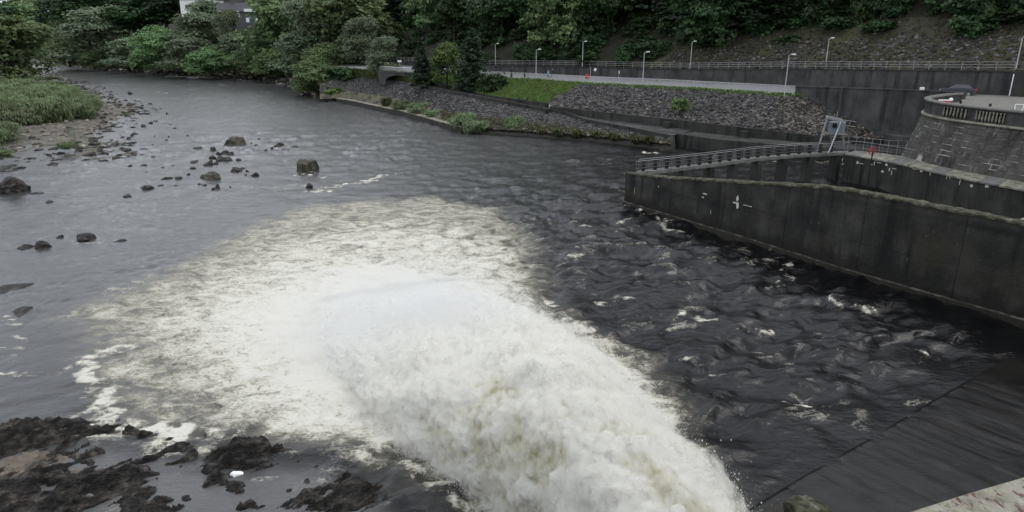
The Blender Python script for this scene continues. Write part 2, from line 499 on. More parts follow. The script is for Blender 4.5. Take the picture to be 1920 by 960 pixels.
STROKES = [([(-60, 668), (10, 674), (60, 680), (120, 692)], .55, .95), ([(588, 360), (640, 350), (700, 338), (750, 324)], 1.1, .9), ([(225, 650), (205, 700), (212, 750), (250, 786), (330, 806), (400, 830)], 1.4, .92),
           ([(1148, 350), (1180, 385), (1230, 415), (1290, 440)], .9, .72), ([(1290, 596), (1345, 618)], .8, .8), ([(1400, 622), (1436, 628)], .4, .75), ([(1030, 540), (1060, 575)], .6, .8),
           ([(1130, 560), (1150, 575), (1165, 560)], .5, .8), ([(1060, 600), (1110, 625), (1150, 660)], 1.0, .8), ([(1500, 490), (1470, 520), (1440, 560)], .5, .7), ([(1540, 545), (1590, 562), (1640, 578)], .35, .8),
           ([(1205, 286), (1236, 289)], 1.2, 1.0), ([(1280, 690), (1360, 695)], .35, .6), ([(1440, 745), (1500, 735)], .25, .8), ([(1700, 640), (1730, 650)], .3, .7), ([(1390, 780), (1410, 770)], .3, .7),
           ([(480, 470), (600, 430), (760, 392)], .9, .5), ([(690, 830), (770, 880), (880, 930)], .6, .7), ([(1095, 425), (1180, 415)], .7, .6), ([(1080, 470), (1050, 500)], .8, .55),
           ([(0, 625), (40, 640), (60, 660)], .5, .6), ([(330, 355), (420, 350), (520, 352), (590, 345)], .5, .5), ([(1030, 660), (1100, 690)], .6, .6), ([(548, 320), (575, 326), (610, 330)], .5, .8), ([(420, 275), (450, 277)], .5, .6), ([(0, 600), (60, 598)], .5, .7), ([(100, 458), (170, 456), (230, 462)], .4, .5), ([(560, 352), (500, 360), (420, 372)], .5, .5), ([(300, 520), (220, 545), (140, 590)], 1.2, .55), ([(400, 158), (430, 162)], 1.5, .6), ([(270, 170), (320, 176)], 1.5, .55)]
APRON_EDGE = [tuple(at(*p, 0.0))[:2] for p in ((1330, 1000), (1400, 955), (1500, 893), (1620, 825), (1720, 765), (1830, 702), (1880, 672))]
PIER_A, PIER_B = Vector((10.9, 66.3, 0)), Vector((36.0, 26.2, 0))


def build_river():
    ys = np.concatenate([np.linspace(96, 170, 60), np.arange(171.5, 1010, 2.05), np.linspace(1014, 1500, 40)])
    xs = np.concatenate([np.linspace(-1400, -160, 80), np.arange(-154, 2080, 2.9), np.linspace(2086, 3300, 70)])
    X, Yp = np.meshgrid(xs, ys)
    dx = (X - 960) / F; dy = (480 - Yp) / F
    ry = _c + dy * _s; rz = -_s + dy * _c
    t = -CAM_H / rz
    x = dx * t; y = ry * t
    dist = np.hypot(x, y)
    # foam density
    wx = x + 1.0 * fbm(x * .13, y * .13, 0, 2, 5) + 1.5 * fbm(x * .35, y * .35, 0, 4, 1) + .7 * fbm(x * 1.3, y * 1.3, 0, 3, 2)
    wy = y + 1.2 * fbm(x * .13, y * .13, 0, 2, 7) + 1.8 * fbm(x * .35, y * .35, 0, 4, 3) + .7 * fbm(x * 1.3, y * 1.3, 0, 3, 4)
    so = poly_sdf(FOAM_OUT, wx, wy); sm = poly_sdf(FOAM_MID, wx, wy); si = poly_sdf(FOAM_IN, wx, wy)
    dens = .42 * sstep(-.6, 2.5, so) + .26 * sstep(-2.5, 3, sm) + .32 * sstep(-2, 3.5, si)
    milk = sstep(-1.2, 3.0, so)
    strokes = np.zeros_like(x)
    for L, w, a in STROKES:
        w = w * .7; d = line_dist(px_poly(L), wx, wy)
        strokes = np.maximum(strokes, a * (1 - sstep(.1 * w, 1.7 * w, d)))
    strokes *= np.clip(.5 + 1.1 * fbm(x * 1.6, y * 2.2, 0, 4, 81), 0, .9)
    # waves
    swell = fbm(x * .32 + y * .08, y * .42, 0, 2, 11)
    calm = sstep(-26, 4, x - .25 * y + 8)            # rougher towards the right bank
    ang = .5
    u = x * math.cos(ang) + y * math.sin(ang); v = -x * math.sin(ang) + y * math.cos(ang)
    wob = fbm(x * .5, y * .5, 0, 2, 15)
    chop = .4 * ridged(u * .42 + wob * .6, v * .85 + wob * .8, 0, 2, 21) + 1.3 * fbm(u * .5 + wob * .5, v * 1.0 + wob * .6, 0, 2, 23) + .1
    chop2 = fbm(x * 1.9, y * 2.6, 0, 3, 31)
    near = 1 - sstep(45, 95, dist)
    z = (.07 + (.12 + .30 * near) * calm) * swell + (.03 + (.08 + .12 * near) * calm) * chop + (.015 + .03 * calm) * chop2
    z *= 1 - .55 * sstep(60, 300, dist)
    z += .05 * sstep(40, 150, dist) * ridged(x * .35, y * .6, 0, 3, 41)
    tur = ridged(x * .55, y * .55, 0, 5, 51) * .5 + fbm(x * 1.5, y * 1.5, 0, 4, 57) * .35
    far1 = sstep(38, 60, dist) * (1 - sstep(80, 130, dist)); far2 = sstep(75, 120, dist) * (1 - sstep(170, 260, dist)); far3 = sstep(160, 250, dist)
    patch = .45 + .9 * sstep(-.25, .35, fbm(x * .045, y * .03, 0, 3, 85)) + .4 * calm
    z += patch * (far1 * .10 * ridged(x * .75 + wob, y * .55, 0, 3, 87, .62) + far2 * .24 * ridged(x * .36 + wob, y * .24, 0, 3, 88, .62) + far3 * .40 * ridged(x * .16 + wob, y * .09, 0, 3, 89, .62))
    z += milk * (.16 + .3 * sstep(0, 8, si)) * tur
    z += strokes * .05 * (1 + fbm(x * 2, y * 2, 0, 3, 61))
    caps = sstep(.45, .75, chop + .4 * fbm(x * 1.1, y * 1.4, 0, 3, 71)) * (.15 + .3 * calm) * (1 - milk)
    caps = np.maximum(caps, .55 * sstep(.62, .8, ridged(x * .3, y * .3, 0, 4, 78)) * sstep(.1, .5, fbm(x * .06, y * .05, 0, 3, 79)) * sstep(50, 90, dist) * (1 - milk))
    caps *= sstep(.05, .4, fbm(x * .12, y * .12, 0, 3, 75) + .15 * calm)
    dens = np.maximum(dens, strokes)
    # quiet pools between the shelves and thin sheet on the apron
    shel = sstep(0, 2.0, poly_sdf(px_poly([(-200, 800), (200, 812), (420, 850), (620, 850), (760, 930), (800, 1100), (-300, 1200)]), x, y))
    z *= 1 - .85 * shel
    dens *= 1 - .75 * shel
    apr = (x - APRON_EDGE[1][0]) * .575 - (y - APRON_EDGE[1][1]) * .82
    z = np.where(x > 5, z * (1 - .8 * sstep(-4.0, .3, apr)), z)
    z = np.where((apr > 1.6) & (x > 5), -.9, z)
    V = np.stack([x, y, z], -1).reshape(-1, 3)
    me = np_mesh('river', V, grid_faces(*x.shape)[:, ::-1], RIVER, True,
                 {'foam': dens, 'milk': milk * (1 - .8 * shel), 'caps': caps, 'rip': .35 + .65 * calm, 'farr': sstep(35, 150, dist), 'shal_sheen': np.maximum(shel, .5 * (1 - calm) + .2 * sstep(60, 140, dist))})  # last attribute: shallow bed in pools, elsewhere grey painted in for sky reflection
    return kind(link('river', me), 'structure')


def river_material():
    m, nt, N, L = new_mat('river_water')
    out = N('ShaderNodeOutputMaterial')
    geo = N('ShaderNodeNewGeometry')

    def attr(n):
        a = N('ShaderNodeAttribute'); a.attribute_name = n
        return a.outputs['Fac']

    def noise(sc, st=(1, 1, 1), det=6, dist=0.0, rough=.6):
        mp = N('ShaderNodeMapping'); mp.inputs['Scale'].default_value = st; mp.inputs['Rotation'].default_value = (0, 0, .5)
        L(geo.outputs['Position'], mp.inputs[0])
        n = N('ShaderNodeTexNoise'); n.inputs['Scale'].default_value = sc; n.inputs['Detail'].default_value = det
        n.inputs['Distortion'].default_value = dist; n.inputs['Roughness'].default_value = rough
        L(mp.outputs[0], n.inputs['Vector'])
        return n.outputs['Fac']

    def math_(op, a, b=None, c=None, clamp=False):
        q = N('ShaderNodeMath'); q.operation = op; q.use_clamp = clamp
        for i, v in enumerate((a, b, c)):
            if v is None: continue
            if isinstance(v, (int, float)): q.inputs[i].default_value = v
            else: L(v, q.inputs[i])
        return q.outputs[0]

    def mapr(v, a, b, c=0., d=1.):
        q = N('ShaderNodeMapRange'); q.interpolation_type = 'SMOOTHSTEP'
        q.inputs['From Min'].default_value = a; q.inputs['From Max'].default_value = b
        q.inputs['To Min'].default_value = c; q.inputs['To Max'].default_value = d
        L(v, q.inputs['Value'])
        return q.outputs[0]
    foam, milk, caps, rip = attr('foam'), attr('milk'), attr('caps'), attr('rip')
    big = noise(.55, (1, 1.5, 1), 8, 1.2, .62)
    lace = math_('SUBTRACT', 1.0, math_('MULTIPLY', math_('ABSOLUTE', math_('SUBTRACT', noise(1.5, (1, 1.4, 1), 7, 1.6, .6), .5)), 7.0))
    fine = noise(7.0, (1, 1.6, 1), 5, .6, .7)
    # white fleck factor
    f = math_('MULTIPLY_ADD', foam, 1.35, -.62)
    f = math_('ADD', f, math_('MULTIPLY', math_('SUBTRACT', big, .5), 1.6))
    f = math_('ADD', f, math_('MULTIPLY', lace, .34))
    f = math_('ADD', f, math_('MULTIPLY', math_('SUBTRACT', fine, .5), 1.1))
    f = math_('ADD', f, math_('MULTIPLY', caps, .9))
    fac = mapr(f, -.08, .6)
    fac = math_('MULTIPLY', fac, mapr(math_('ADD', foam, caps), .03, .22), clamp=True)
    col = N('ShaderNodeMix'); col.data_type = 'RGBA'
    bed = N('ShaderNodeMix'); bed.data_type = 'RGBA'
    bed.inputs['A'].default_value = (.0045, .0045, .005, 1); bed.inputs['B'].default_value = (.10, .10, .10, 1)  # B: grey of the shallows, also painted sky sheen on left and far water
    L(attr('shal_sheen'), bed.inputs['Factor']); L(bed.outputs['Result'], col.inputs['A']); col.inputs['B'].default_value = (.21, .195, .15, 1)
    mk = math_('MULTIPLY', milk, mapr(big, .33, .58, .3, 1.0))
    L(mk, col.inputs['Factor'])
    bump_in = math_('ADD', math_('MULTIPLY', noise(2.6, (1, 1.8, 1), 6, .5, .6), 1.0), math_('MULTIPLY', noise(9, (1, 1.7, 1), 4, .3), .22))
    bp = N('ShaderNodeBump'); bp.inputs['Distance'].default_value = .05
    bump_in = math_('ADD', bump_in, math_('MULTIPLY', math_('MULTIPLY', noise(.75, (.7, 1.5, 1), 6, .6, .62), 3.2), math_('MULTIPLY_ADD', attr('farr'), 1.0, .3)))
    L(math_('MULTIPLY_ADD', rip, .5, .5), bp.inputs['Strength']); L(bump_in, bp.inputs['Height'])
    w = N('ShaderNodeBsdfPrincipled')
    w.inputs['IOR'].default_value = 1.333; w.inputs['Specular IOR Level'].default_value = .5
    L(col.outputs['Result'], w.inputs['Base Color']); L(bp.outputs[0], w.inputs['Normal'])
    L(math_('MAXIMUM', mapr(milk, 0, 1, .03, .45), math_('MULTIPLY', attr('farr'), .2)), w.inputs['Roughness'])
    fb = N('ShaderNodeBump'); fb.inputs['Distance'].default_value = .25; fb.inputs['Strength'].default_value = .8
    L(math_('ADD', big, math_('MULTIPLY', fine, .3)), fb.inputs['Height'])
    fo = N('ShaderNodeBsdfPrincipled'); fo.inputs['Roughness'].default_value = .8
    fo.inputs['Specular IOR Level'].default_value = .2
    fc = N('ShaderNodeMix'); fc.data_type = 'RGBA'
    fc.inputs['A'].default_value = (.44, .415, .335, 1); fc.inputs['B'].default_value = (.66, .64, .575, 1)
    L(mapr(f, .1, .9), fc.inputs['Factor']); L(fc.outputs['Result'], fo.inputs['Base Color']); L(fb.outputs[0], fo.inputs['Normal'])
    ms = N('ShaderNodeMixShader')
    L(fac, ms.inputs[0]); L(w.outputs[0], ms.inputs[1]); L(fo.outputs[0], ms.inputs[2]); L(ms.outputs[0], out.inputs[0])
    return m


RIVER = river_material()
build_river()

# the ground sheet under everything, out to the horizon
gm = MB()
ring = [(4000 * math.cos(a), 4000 * math.sin(a)) for a in np.linspace(0, 2 * math.pi, 49)[:-1]]
gm.v = [(x, y, -3.0) for x, y in ring]; gm.f = [tuple(range(48))]
kind(gm.build('ground', SOIL), 'structure')
# ------------------------------------------------------------------ right bank: terrain sheets and walls
def rail(L, n, px0=None, px1=None):
    L = np.array(L, float)
    px0 = L[0, 0] if px0 is None else px0; px1 = L[-1, 0] if px1 is None else px1
    q = np.linspace(px0, px1, n)
    yy = np.interp(q, L[:, 0], L[:, 1]); zz = np.interp(q, L[:, 0], L[:, 2])
    return np.array([tuple(at(a, b, c)) for a, b, c in zip(q, yy, zz)])


def sheet(name, rails, sub, mat, amp=0.0, fr=.8, seed=0, bulge=0.0):
    rows = []
    for i in range(len(rails) - 1):
        for k in range(sub):
            t = k / sub
            rows.append(rails[i] * (1 - t) + rails[i + 1] * t)
    rows.append(rails[-1])
    G = np.array(rows)
    if amp:
        nz = fbm(G[..., 0] * fr, G[..., 1] * fr, G[..., 2] * fr, 4, seed)
        edge = np.ones(len(rows)); edge[0] = edge[-1] = .15
        G[..., 2] += amp * nz * edge[:, None]
        G[..., 1] += amp * .6 * fbm(G[..., 0] * fr, G[..., 1] * fr, 5, 3, seed + 5) * edge[:, None]
    me = np_mesh(name, G.reshape(-1, 3), grid_faces(*G.shape[:2]), mat, True)
    # make normals face up
    if sum(p.normal.z for p in me.polygons[:50]) < 0: me.flip_normals()
    return kind(link(name, me), 'structure'), G


_t = (1 + 5 ** .5) / 2
ICO_V = np.array([(-1, _t, 0), (1, _t, 0), (-1, -_t, 0), (1, -_t, 0), (0, -1, _t), (0, 1, _t), (0, -1, -_t), (0, 1, -_t), (_t, 0, -1), (_t, 0, 1), (-_t, 0, -1), (-_t, 0, 1)]) / 1.9
ICO_F = np.array([(0, 11, 5), (0, 5, 1), (0, 1, 7), (0, 7, 10), (0, 10, 11), (1, 5, 9), (5, 11, 4), (11, 10, 2), (10, 7, 6), (7, 1, 8), (3, 9, 4), (3, 4, 2), (3, 2, 6), (3, 6, 8), (3, 8, 9),
                  (4, 9, 5), (2, 4, 11), (6, 2, 10), (8, 6, 7), (9, 8, 1)])


def stones(name, P, size, mat, seed=0, flatz=.6):
    """many angular stones as one mesh"""
    r = np.random.RandomState(seed)
    n = len(P)
    V = ICO_V[None] * (1 + .45 * (r.rand(n, 12, 1) - .5))
    sc = np.stack([.7 + .8 * r.rand(n), .6 + .5 * r.rand(n), flatz * (.6 + .8 * r.rand(n))], -1)
    V = V * sc[:, None]
    a = r.rand(n) * 6.283; ca, sa = np.cos(a)[:, None], np.sin(a)[:, None]
    b = (r.rand(n) - .5) * 1.0; cb, sb = np.cos(b)[:, None], np.sin(b)[:, None]
    x, y, z = V[..., 0], V[..., 1], V[..., 2]
    y, z = y * cb - z * sb, y * sb + z * cb
    x, y = x * ca - y * sa, x * sa + y * ca
    V = np.stack([x, y, z], -1) * np.asarray(size)[:, None, None] * .5 + np.asarray(P)[:, None]
    Fc = (ICO_F[None] + (np.arange(n) * 12)[:, None, None]).reshape(-1, 3)
    me = np_mesh(name, V.reshape(-1, 3), Fc, mat, False, {'rnd': np.repeat(r.rand(n), 12)})
    return kind(link(name, me), 'stuff')


def scatter(G, n, seed, rows=(0, 1), cols=(0, 1), mask=None):
    """random points on a sheet grid, roughly even in area"""
    r = np.random.RandomState(seed)
    R, C = G.shape[:2]
    A = np.linalg.norm(np.cross(G[1:, :-1] - G[:-1, :-1], G[:-1, 1:] - G[:-1, :-1]), axis=-1)
    A[:int(rows[0] * (R - 1))] = 0; A[int(math.ceil(rows[1] * (R - 1))):] = 0
    A[:, :int(cols[0] * (C - 1))] = 0; A[:, int(math.ceil(cols[1] * (C - 1))):] = 0
    idx = r.choice(A.size, n, p=(A / A.sum()).ravel())
    i, j = idx // (C - 1), idx % (C - 1)
    u, v = r.rand(n, 1), r.rand(n, 1)
    P = (G[i, j] * (1 - u) + G[i + 1, j] * u) * (1 - v) + (G[i, j + 1] * (1 - u) + G[i + 1, j + 1] * u) * v
    return P


Q0 = [(600, 186, .9), (640, 184, 1), (700, 196, 1), (760, 208, 1), (820, 224, 1), (860, 236, 1), (930, 243, 1), (1000, 247, 1), (1100, 254, 1), (1180, 262, 1), (1258, 271, 1)]
R1 = [(600, 158, 4.0), (650, 142, 5.5), (700, 147, 5.5), (760, 153, 5.5), (803, 167, 5), (860, 179, 4.6), (930, 192, 4.0), (1000, 206, 3.3), (1050, 213, 3.0), (1100, 231, 2.1), (1180, 246, 1.7), (1258, 262, 1.4)]
R2 = [(762, 148, 6.0), (800, 150, 5.8), (840, 160, 5.6), (882, 169, 5.3), (894, 176, 4.9), (928, 180, 4.8), (1026, 193.5, 4.4), (1030, 199, 4.1), (1280, 226, 3.5), (1410, 241, 3.2), (1535, 255, 2.7), (1620, 261, 2.3), (1730, 268, 2.1)]
R3 = [(560, 121, 7.5), (690, 131, 7.5), (760, 136, 7.5), (850, 139, 7.5), (910, 144, 7.5), (1000, 149, 7.5), (1090, 155, 7.5), (1250, 162, 7.5), (1490, 176, 7.5), (1600, 182, 7.2)]
q0 = rail(Q0, 200); r1 = rail(R1, 200)
under = q0.copy(); under[:, 2] = -1.2; under[:, 1] -= .3
_, G_low = sheet('lower_rubble_bank', [q0, r1], 26, RUBBLE, .5, .6, 3)
_, G_gr = sheet('grassy_toe', [q0 + np.array([0, -.1, .06]), (q0 * .66 + r1 * .34) + np.array([0, 0, .06])], 8, RUBBLE_G, .35, .9, 8)
# concrete quay along the foot of the bank: left half a clean ledge, right half eroded
qn = np.array([-.55, -.83, 0])
quay = thing('quay_wall', 'long low concrete quay ledge with a pale top and dark wet face along the far bank', 'quay', tuple(at(750, 215)))
Lq = [Vector(p) for p in rail(Q0, 27, 636, 872)]
for i in range(0, 26, 2):
    seg = Lq[i:i + 3]
    m_ = MB(); mt = MB()
    dz = .02 * ((i * 7) % 5 - 2)
    a, b = seg[0].lerp(seg[2], .004), seg[2].lerp(seg[0], .004)
    n_ = Vector((qn[0], qn[1], 0)) * 1.1
    m_.hexa([Vector((a.x + n_.x, a.y + n_.y, -1.3)), Vector((b.x + n_.x, b.y + n_.y, -1.3)), Vector((b.x - n_.x, b.y - n_.y, -1.3)), Vector((a.x - n_.x, a.y - n_.y, -1.3)),
             Vector((a.x + n_.x, a.y + n_.y, .98 + dz)), Vector((b.x + n_.x, b.y + n_.y, .98 + dz)), Vector((b.x - n_.x, b.y - n_.y, .98 + dz)), Vector((a.x - n_.x, a.y - n_.y, .98 + dz))])
    m_.build('quay_block', DARK_BAND, quay, bevel=.03)
    n1 = n_ * 1.03
    mt.hexa([Vector((a.x + n1.x, a.y + n1.y, .985 + dz)), Vector((b.x + n1.x, b.y + n1.y, .985 + dz)), Vector((b.x - n1.x, b.y - n1.y, .985 + dz)), Vector((a.x - n1.x, a.y - n1.y, .985 + dz)),
             Vector((a.x + n1.x, a.y + n1.y, 1.14 + dz)), Vector((b.x + n1.x, b.y + n1.y, 1.14 + dz)), Vector((b.x - n1.x, b.y - n1.y, 1.14 + dz)), Vector((a.x - n1.x, a.y - n1.y, 1.14 + dz))])
    mt.build('quay_coping', CONC_PALE, quay, bevel=.02)
qe = rail(Q0, 90, 868, 1262)
base = qe.copy(); base[:, 2] = -1.2; base[:, 0] += .3 * qn[0]; base[:, 1] += .3 * qn[1]
mid = qe.copy(); mid[:, 2] = .45; mid += qn * (.35 + .5 * fbm(qe[:, 0] * .7, qe[:, 1] * .7, 0, 3, 9)[:, None])
sheet('eroded_bank_foot', [base, mid, qe + np.array([.2, .3, .02])], 5, DARK_BAND, .22, 1.4, 12)

# stones of the lower bank: paler in the middle-left stretch
P = scatter(G_low, 11000, 1, (.05, 1), (0, 1))
stones('rubble_stones', P, .16 + .34 * np.random.RandomState(2).rand(len(P)) ** 2, STONE, 3)
P = scatter(G_low, 1500, 5, (.3, 1), (.22, .45))
stones('rubble_stones', P, .28 + .35 * np.random.RandomState(6).rand(len(P)), STONE, 4)
P = scatter(G_gr, 1500, 7, (0, 1), (.4, 1))
stones('rubble_stones', P, .25 + .35 * np.random.RandomState(6).rand(len(P)), STONE_B, 8)


def wall_run(parent, name, L, zf, zt, thick, mat, nseg, back, coping=None, gap=.012, jitter=.0, seed=1):
    """wall along polyline L [(x, y, top z)], split into nseg panels; back = direction of the thickness"""
    A = resample(L, nseg + 1)
    rr = random.Random(seed)
    bk = Vector((*back, 0)).normalized() * thick
    for i in range(nseg):
        a, b = Vector(A[i]), Vector(A[i + 1])
        a2, b2 = a.lerp(b, gap / max((b - a).length, .1)), b.lerp(a, gap / max((b - a).length, .1))
        o = -bk.normalized() * rr.uniform(0, jitter)
        f0 = zf(a) if callable(zf) else zf; f1 = zf(b) if callable(zf) else zf
        lo = [Vector((a2.x, a2.y, f0)) + o, Vector((b2.x, b2.y, f1)) + o, Vector((b2.x, b2.y, f1)) + bk, Vector((a2.x, a2.y, f0)) + bk]
        hi = [Vector((a2.x, a2.y, a.z + zt)) + o, Vector((b2.x, b2.y, b.z + zt)) + o, Vector((b2.x, b2.y, b.z + zt)) + bk, Vector((a2.x, a2.y, a.z + zt)) + bk]
        MB().hexa(lo + hi).build(name, mat, parent)
        if coping:
            e = -bk.normalized() * .12
            q = [h + Vector((0, 0, .003)) + (e if k < 2 else -e) for k, h in enumerate(hi)]
            MB().hexa(q + [h + Vector((0, 0, .16)) for h in q]).build('coping_stone', coping, parent)


BACK = (.62, .78)
lw = thing('low_wall', 'low dark concrete kerb wall stepping down along the top of the lower rubble bank', 'wall', tuple(at(1000, 206, 3.3)))
wall_run(lw, 'wall_panel', [tuple(p) for p in rail(R1, 60, 803, 1258)], lambda p: p.z - .8, .62, .45, CONC_PIER, 22, BACK, None, .01, .06, 4)
rw = thing('retaining_wall', 'long dark concrete retaining wall below the grass and the upper rubble slope', 'wall', tuple(at(1280, 240, 2.0)))
wall_run(rw, 'wall_panel', [tuple(p) for p in rail(R2, 40, 800, 1026)], lambda p: p.z - 2.6, 0, .5, CONC_PIER, 9, BACK, None, .012, .08, 5)
wall_run(rw, 'wall_panel', [tuple(p) for p in rail(R2, 60, 1031, 1730)], lambda p: p.z - 2.6, 0, .5, CONC_PIER, 16, BACK, None, .012, .08, 6)
for px in (1256, 1400, 1030, 888):     # little buttress blocks on the bench
    p = Vector(rail(R2, 2, px, px + 1)[0])
    MB().box((p.x - .5, p.y - .7, p.z - 1.1), (.8, 1.0, 1.5), .5).build('buttress', CONC_PIER, rw, bevel=.03)
bench0 = rail(R1, 120, 803, 1258) + np.array([.25, .3, .56]); bench1 = rail(R2, 120, 803, 1300) + np.array([.1, .1, 0]); bench1[:, 2] -= 1.2
bench1[:, 2] = np.minimum(bench1[:, 2], bench0[:, 2] + .3)
sheet('wall_bench', [bench0, bench1], 3, CONC_WALL, .03, 1, 3)
# lower return wall at the end of the rubble bank, facing the tailrace
e0 = Vector(rail(R1, 2, 1257, 1258)[1])
lower = thing('channel_wall', 'dark channel wall running behind the footbridge down at the water', 'wall', (e0.x, e0.y, 0))
wall_run(lower, 'wall_panel', [tuple(at(1258, 249, 2.1)), tuple(at(1342, 261, 2.0)), tuple(at(1480, 273, 1.8)), tuple(at(1640, 283, 1.6)), tuple(at(1760, 292, 1.6))], -2.0, 0, 7.0, CONC_PIER, 9, BACK, None, .01, .05, 7)
MB().hexa([Vector((e0.x - 3.2, e0.y - 2.6, -1.5)), Vector((e0.x + .3, e0.y - 3.0, -1.5)), Vector((e0.x + .6, e0.y + .2, -1.5)), Vector((e0.x - .4, e0.y + .3, -1.5)),
           Vector((e0.x - .6, e0.y - .3, 1.7)), Vector((e0.x + .2, e0.y - .5, 2.0)), Vector((e0.x + .5, e0.y, 2.0)), Vector((e0.x, e0.y + .2, 1.9))]).build('wing_wall', CONC_PIER, lower)

# upper slope: grass on the left, tipped rubble on the right
up = np.array([.3, .4, -.05])
_, G_grass = sheet('grass_bank', [rail(R2, 120, 762, 1027) + up, rail(R3, 120, 700, 1088) - np.array([0, 0, .04])], 22, GRASSM, .35, .35, 21)
_, G_rub = sheet('upper_rubble_slope', [rail(R2, 150, 1024, 1668) + up, rail(R3, 150, 1080, 1600) + np.array([0, 0, -.08])], 26, RUBBLE, .4, .5, 22)
_, G_left = sheet('grass_verge', [rail(R1, 80, 600, 806) + np.array([0, .1, -.6]), rail(R3, 80, 560, 800) - np.array([0, 0, .04])], 12, GRASSM, .3, .35, 23)
P = scatter(G_rub, 10000, 11, (0, 1), (.02, .98))
stones('rubble_stones', P, .16 + .4 * np.random.RandomState(2).rand(len(P)) ** 2.2, STONE, 13)
P = scatter(G_rub, 3000, 15, (0, 1), (.7, 1))
stones('rubble_stones', P, .22 + .36 * np.random.RandomState(3).rand(len(P)), STONE_B, 17)
P = scatter(G_rub, 500, 19, (0, .6), (0, .95))
stones('rubble_stones', P, .35 + .5 * np.random.RandomState(4).rand(len(P)), STONE_B, 19)



def blades(name, P, h, w, mat, seed):
    """short grass clumps, three crossed blades each"""
    r = np.random.RandomState(seed); n = len(P) * 5
    p = np.repeat(P, 5, 0) + r.randn(n, 3) * np.array([.12, .12, 0])
    a = r.rand(n) * 6.283; lean = r.randn(n, 2) * .3
    hh = (h * (.5 + r.rand(n)))[:, None]
    t = p + np.concatenate([lean * hh, hh], 1)
    s_ = np.stack([np.cos(a), np.sin(a), 0 * a], 1) * w
    V = np.stack([p - s_, p + s_, t], 1).reshape(-1, 3)
    return kind(link(name, np_mesh(name, V, np.arange(n * 3).reshape(-1, 3), mat, False, {'rnd': np.repeat(r.rand(n), 3)})), 'stuff')


blades('grass', scatter(G_grass, 7000, 25), .28, .07, LEAF['lawn'], 26)
blades('grass', scatter(G_grass, 900, 27), .4, .08, LEAF['olive'], 28)
blades('grass', scatter(G_left, 5000, 29), .4, .08, LEAF['olive'], 30)
blades('weeds', scatter(G_gr, 1300, 31, (0, 1), (.35, 1)), .3, .06, LEAF['olive'], 32)
blades('weeds', scatter(G_rub, 700, 33, (.94, 1), (0, 1)), .3, .06, LEAF['lawn'], 34)
# road, verge line, walls beside it
R4X = [(-75, 262, 7.6), (-35, 205, 7.6), (-6.2, 169, 7.6), (17, 148.5, 7.6), (32, 136.5, 7.6), (47.6, 119.5, 7.6), (57, 102.7, 8.0), (65.1, 93.1, 8.2), (80, 74, 8.2)]
R4T = [(-75, 262, 8.4), (-35, 205, 8.4), (-6.2, 169, 8.8), (17, 148.5, 9.3), (32, 136.5, 9.4), (47.6, 119.5, 10.3), (57, 102.7, 10.9), (65.1, 93.1, 11.25)]
r3 = rail(R3, 120)
near = np.vstack([[(-75, 250, 7.5)], r3[:-12], [(41.95, 105.6, 7.5), (47.5, 98.9, 7.8), (53.6, 91.4, 8.1), (57.5, 84, 8.2), (60, 70, 8.2), (70, 55, 8.2)]])
near = resample(near, 200); far = resample(R4X, 200)
sheet('road', [near, far], 6, ROAD, .02, .3, 31)
ver = resample(r3[8:-12], 100)
vn = np.array([-.62, -.78, 0])
sheet('grass_strip', [ver + vn * .25 + np.array([0, 0, .05]), ver + vn * -.35 + np.array([0, 0, .09])], 3, GRASSM, .08, 1.5, 33)

pw = thing('parapet_wall', 'tall dark concrete wall with a thin parapet edge beside the rubble slope', 'wall', (47.5, 98.5, 2))
WL = [(41.95, 105.3, 8.45), (47.5, 98.6, 8.7), (53.6, 91.2, 8.9), (56.0, 87.5, 8.95)]
wall_run(pw, 'wall_panel', WL, -.5, 0, .45, CONC_WALL, 5, BACK, None, .012, .05, 8)
A_ = resample(WL, 6)
for i in range(5):
    a, b = Vector(A_[i]), Vector(A_[i + 1])
    MB().bar(a + Vector((-.02, -.02, .085)) + Vector((.14, .18, 0)), b + Vector((-.02, -.02, .085)) + Vector((.14, .18, 0)), .6, .16).build('coping_stone', CONC_WALL, pw)
MB().hexa([Vector((49.0, 91.5, -.5)), Vector((53.8, 85.6, -.5)), Vector((56, 88, -.5)), Vector((51, 95, -.5)), Vector((49.0, 91.5, 3.4)), Vector((53.8, 85.6, 3.4)), Vector((56, 88, 3.4)), Vector((51, 95, 3.4))]).build('plinth', CONC_WALL, pw, bevel=.05)

uw = thing('roadside_wall', 'long dark panelled concrete wall along the back of the road under the scree', 'wall', (32, 136, 7.6))
wall_run(uw, 'wall_panel', R4T[1:], lambda p: 7.0, 0, .5, CONC_WALL, 30, (.72, .69), CONC_PIER, .014, .07, 9)
pil = MB().box((65.9, 92.0, 9.4), (1.6, 1.6, 4.4), .4).build('stone_pillar', CONC_PIER, uw, bevel=.05)
hut = thing('pump_hut', 'small pale rendered hut at the end of the roadside wall', 'hut', (71.5, 88.0, 8.0), .45)
hm = MB().box((0, 0, 1.5), (6, 4, 3.0)); o_ = hm.mesh('hut_wall', CONC_PALE, bevel=.03); link('wall', o_, hut)
link('roof', MB().box((0, 0, 3.12), (6.6, 4.6, .22)).mesh('hut_roof', CONC_PIER, bevel=.03), hut)
link('door', MB().box((-1.2, -2.02, 1.05), (.95, .08, 2.0)).mesh('hut_door', GREYPAINT), hut)

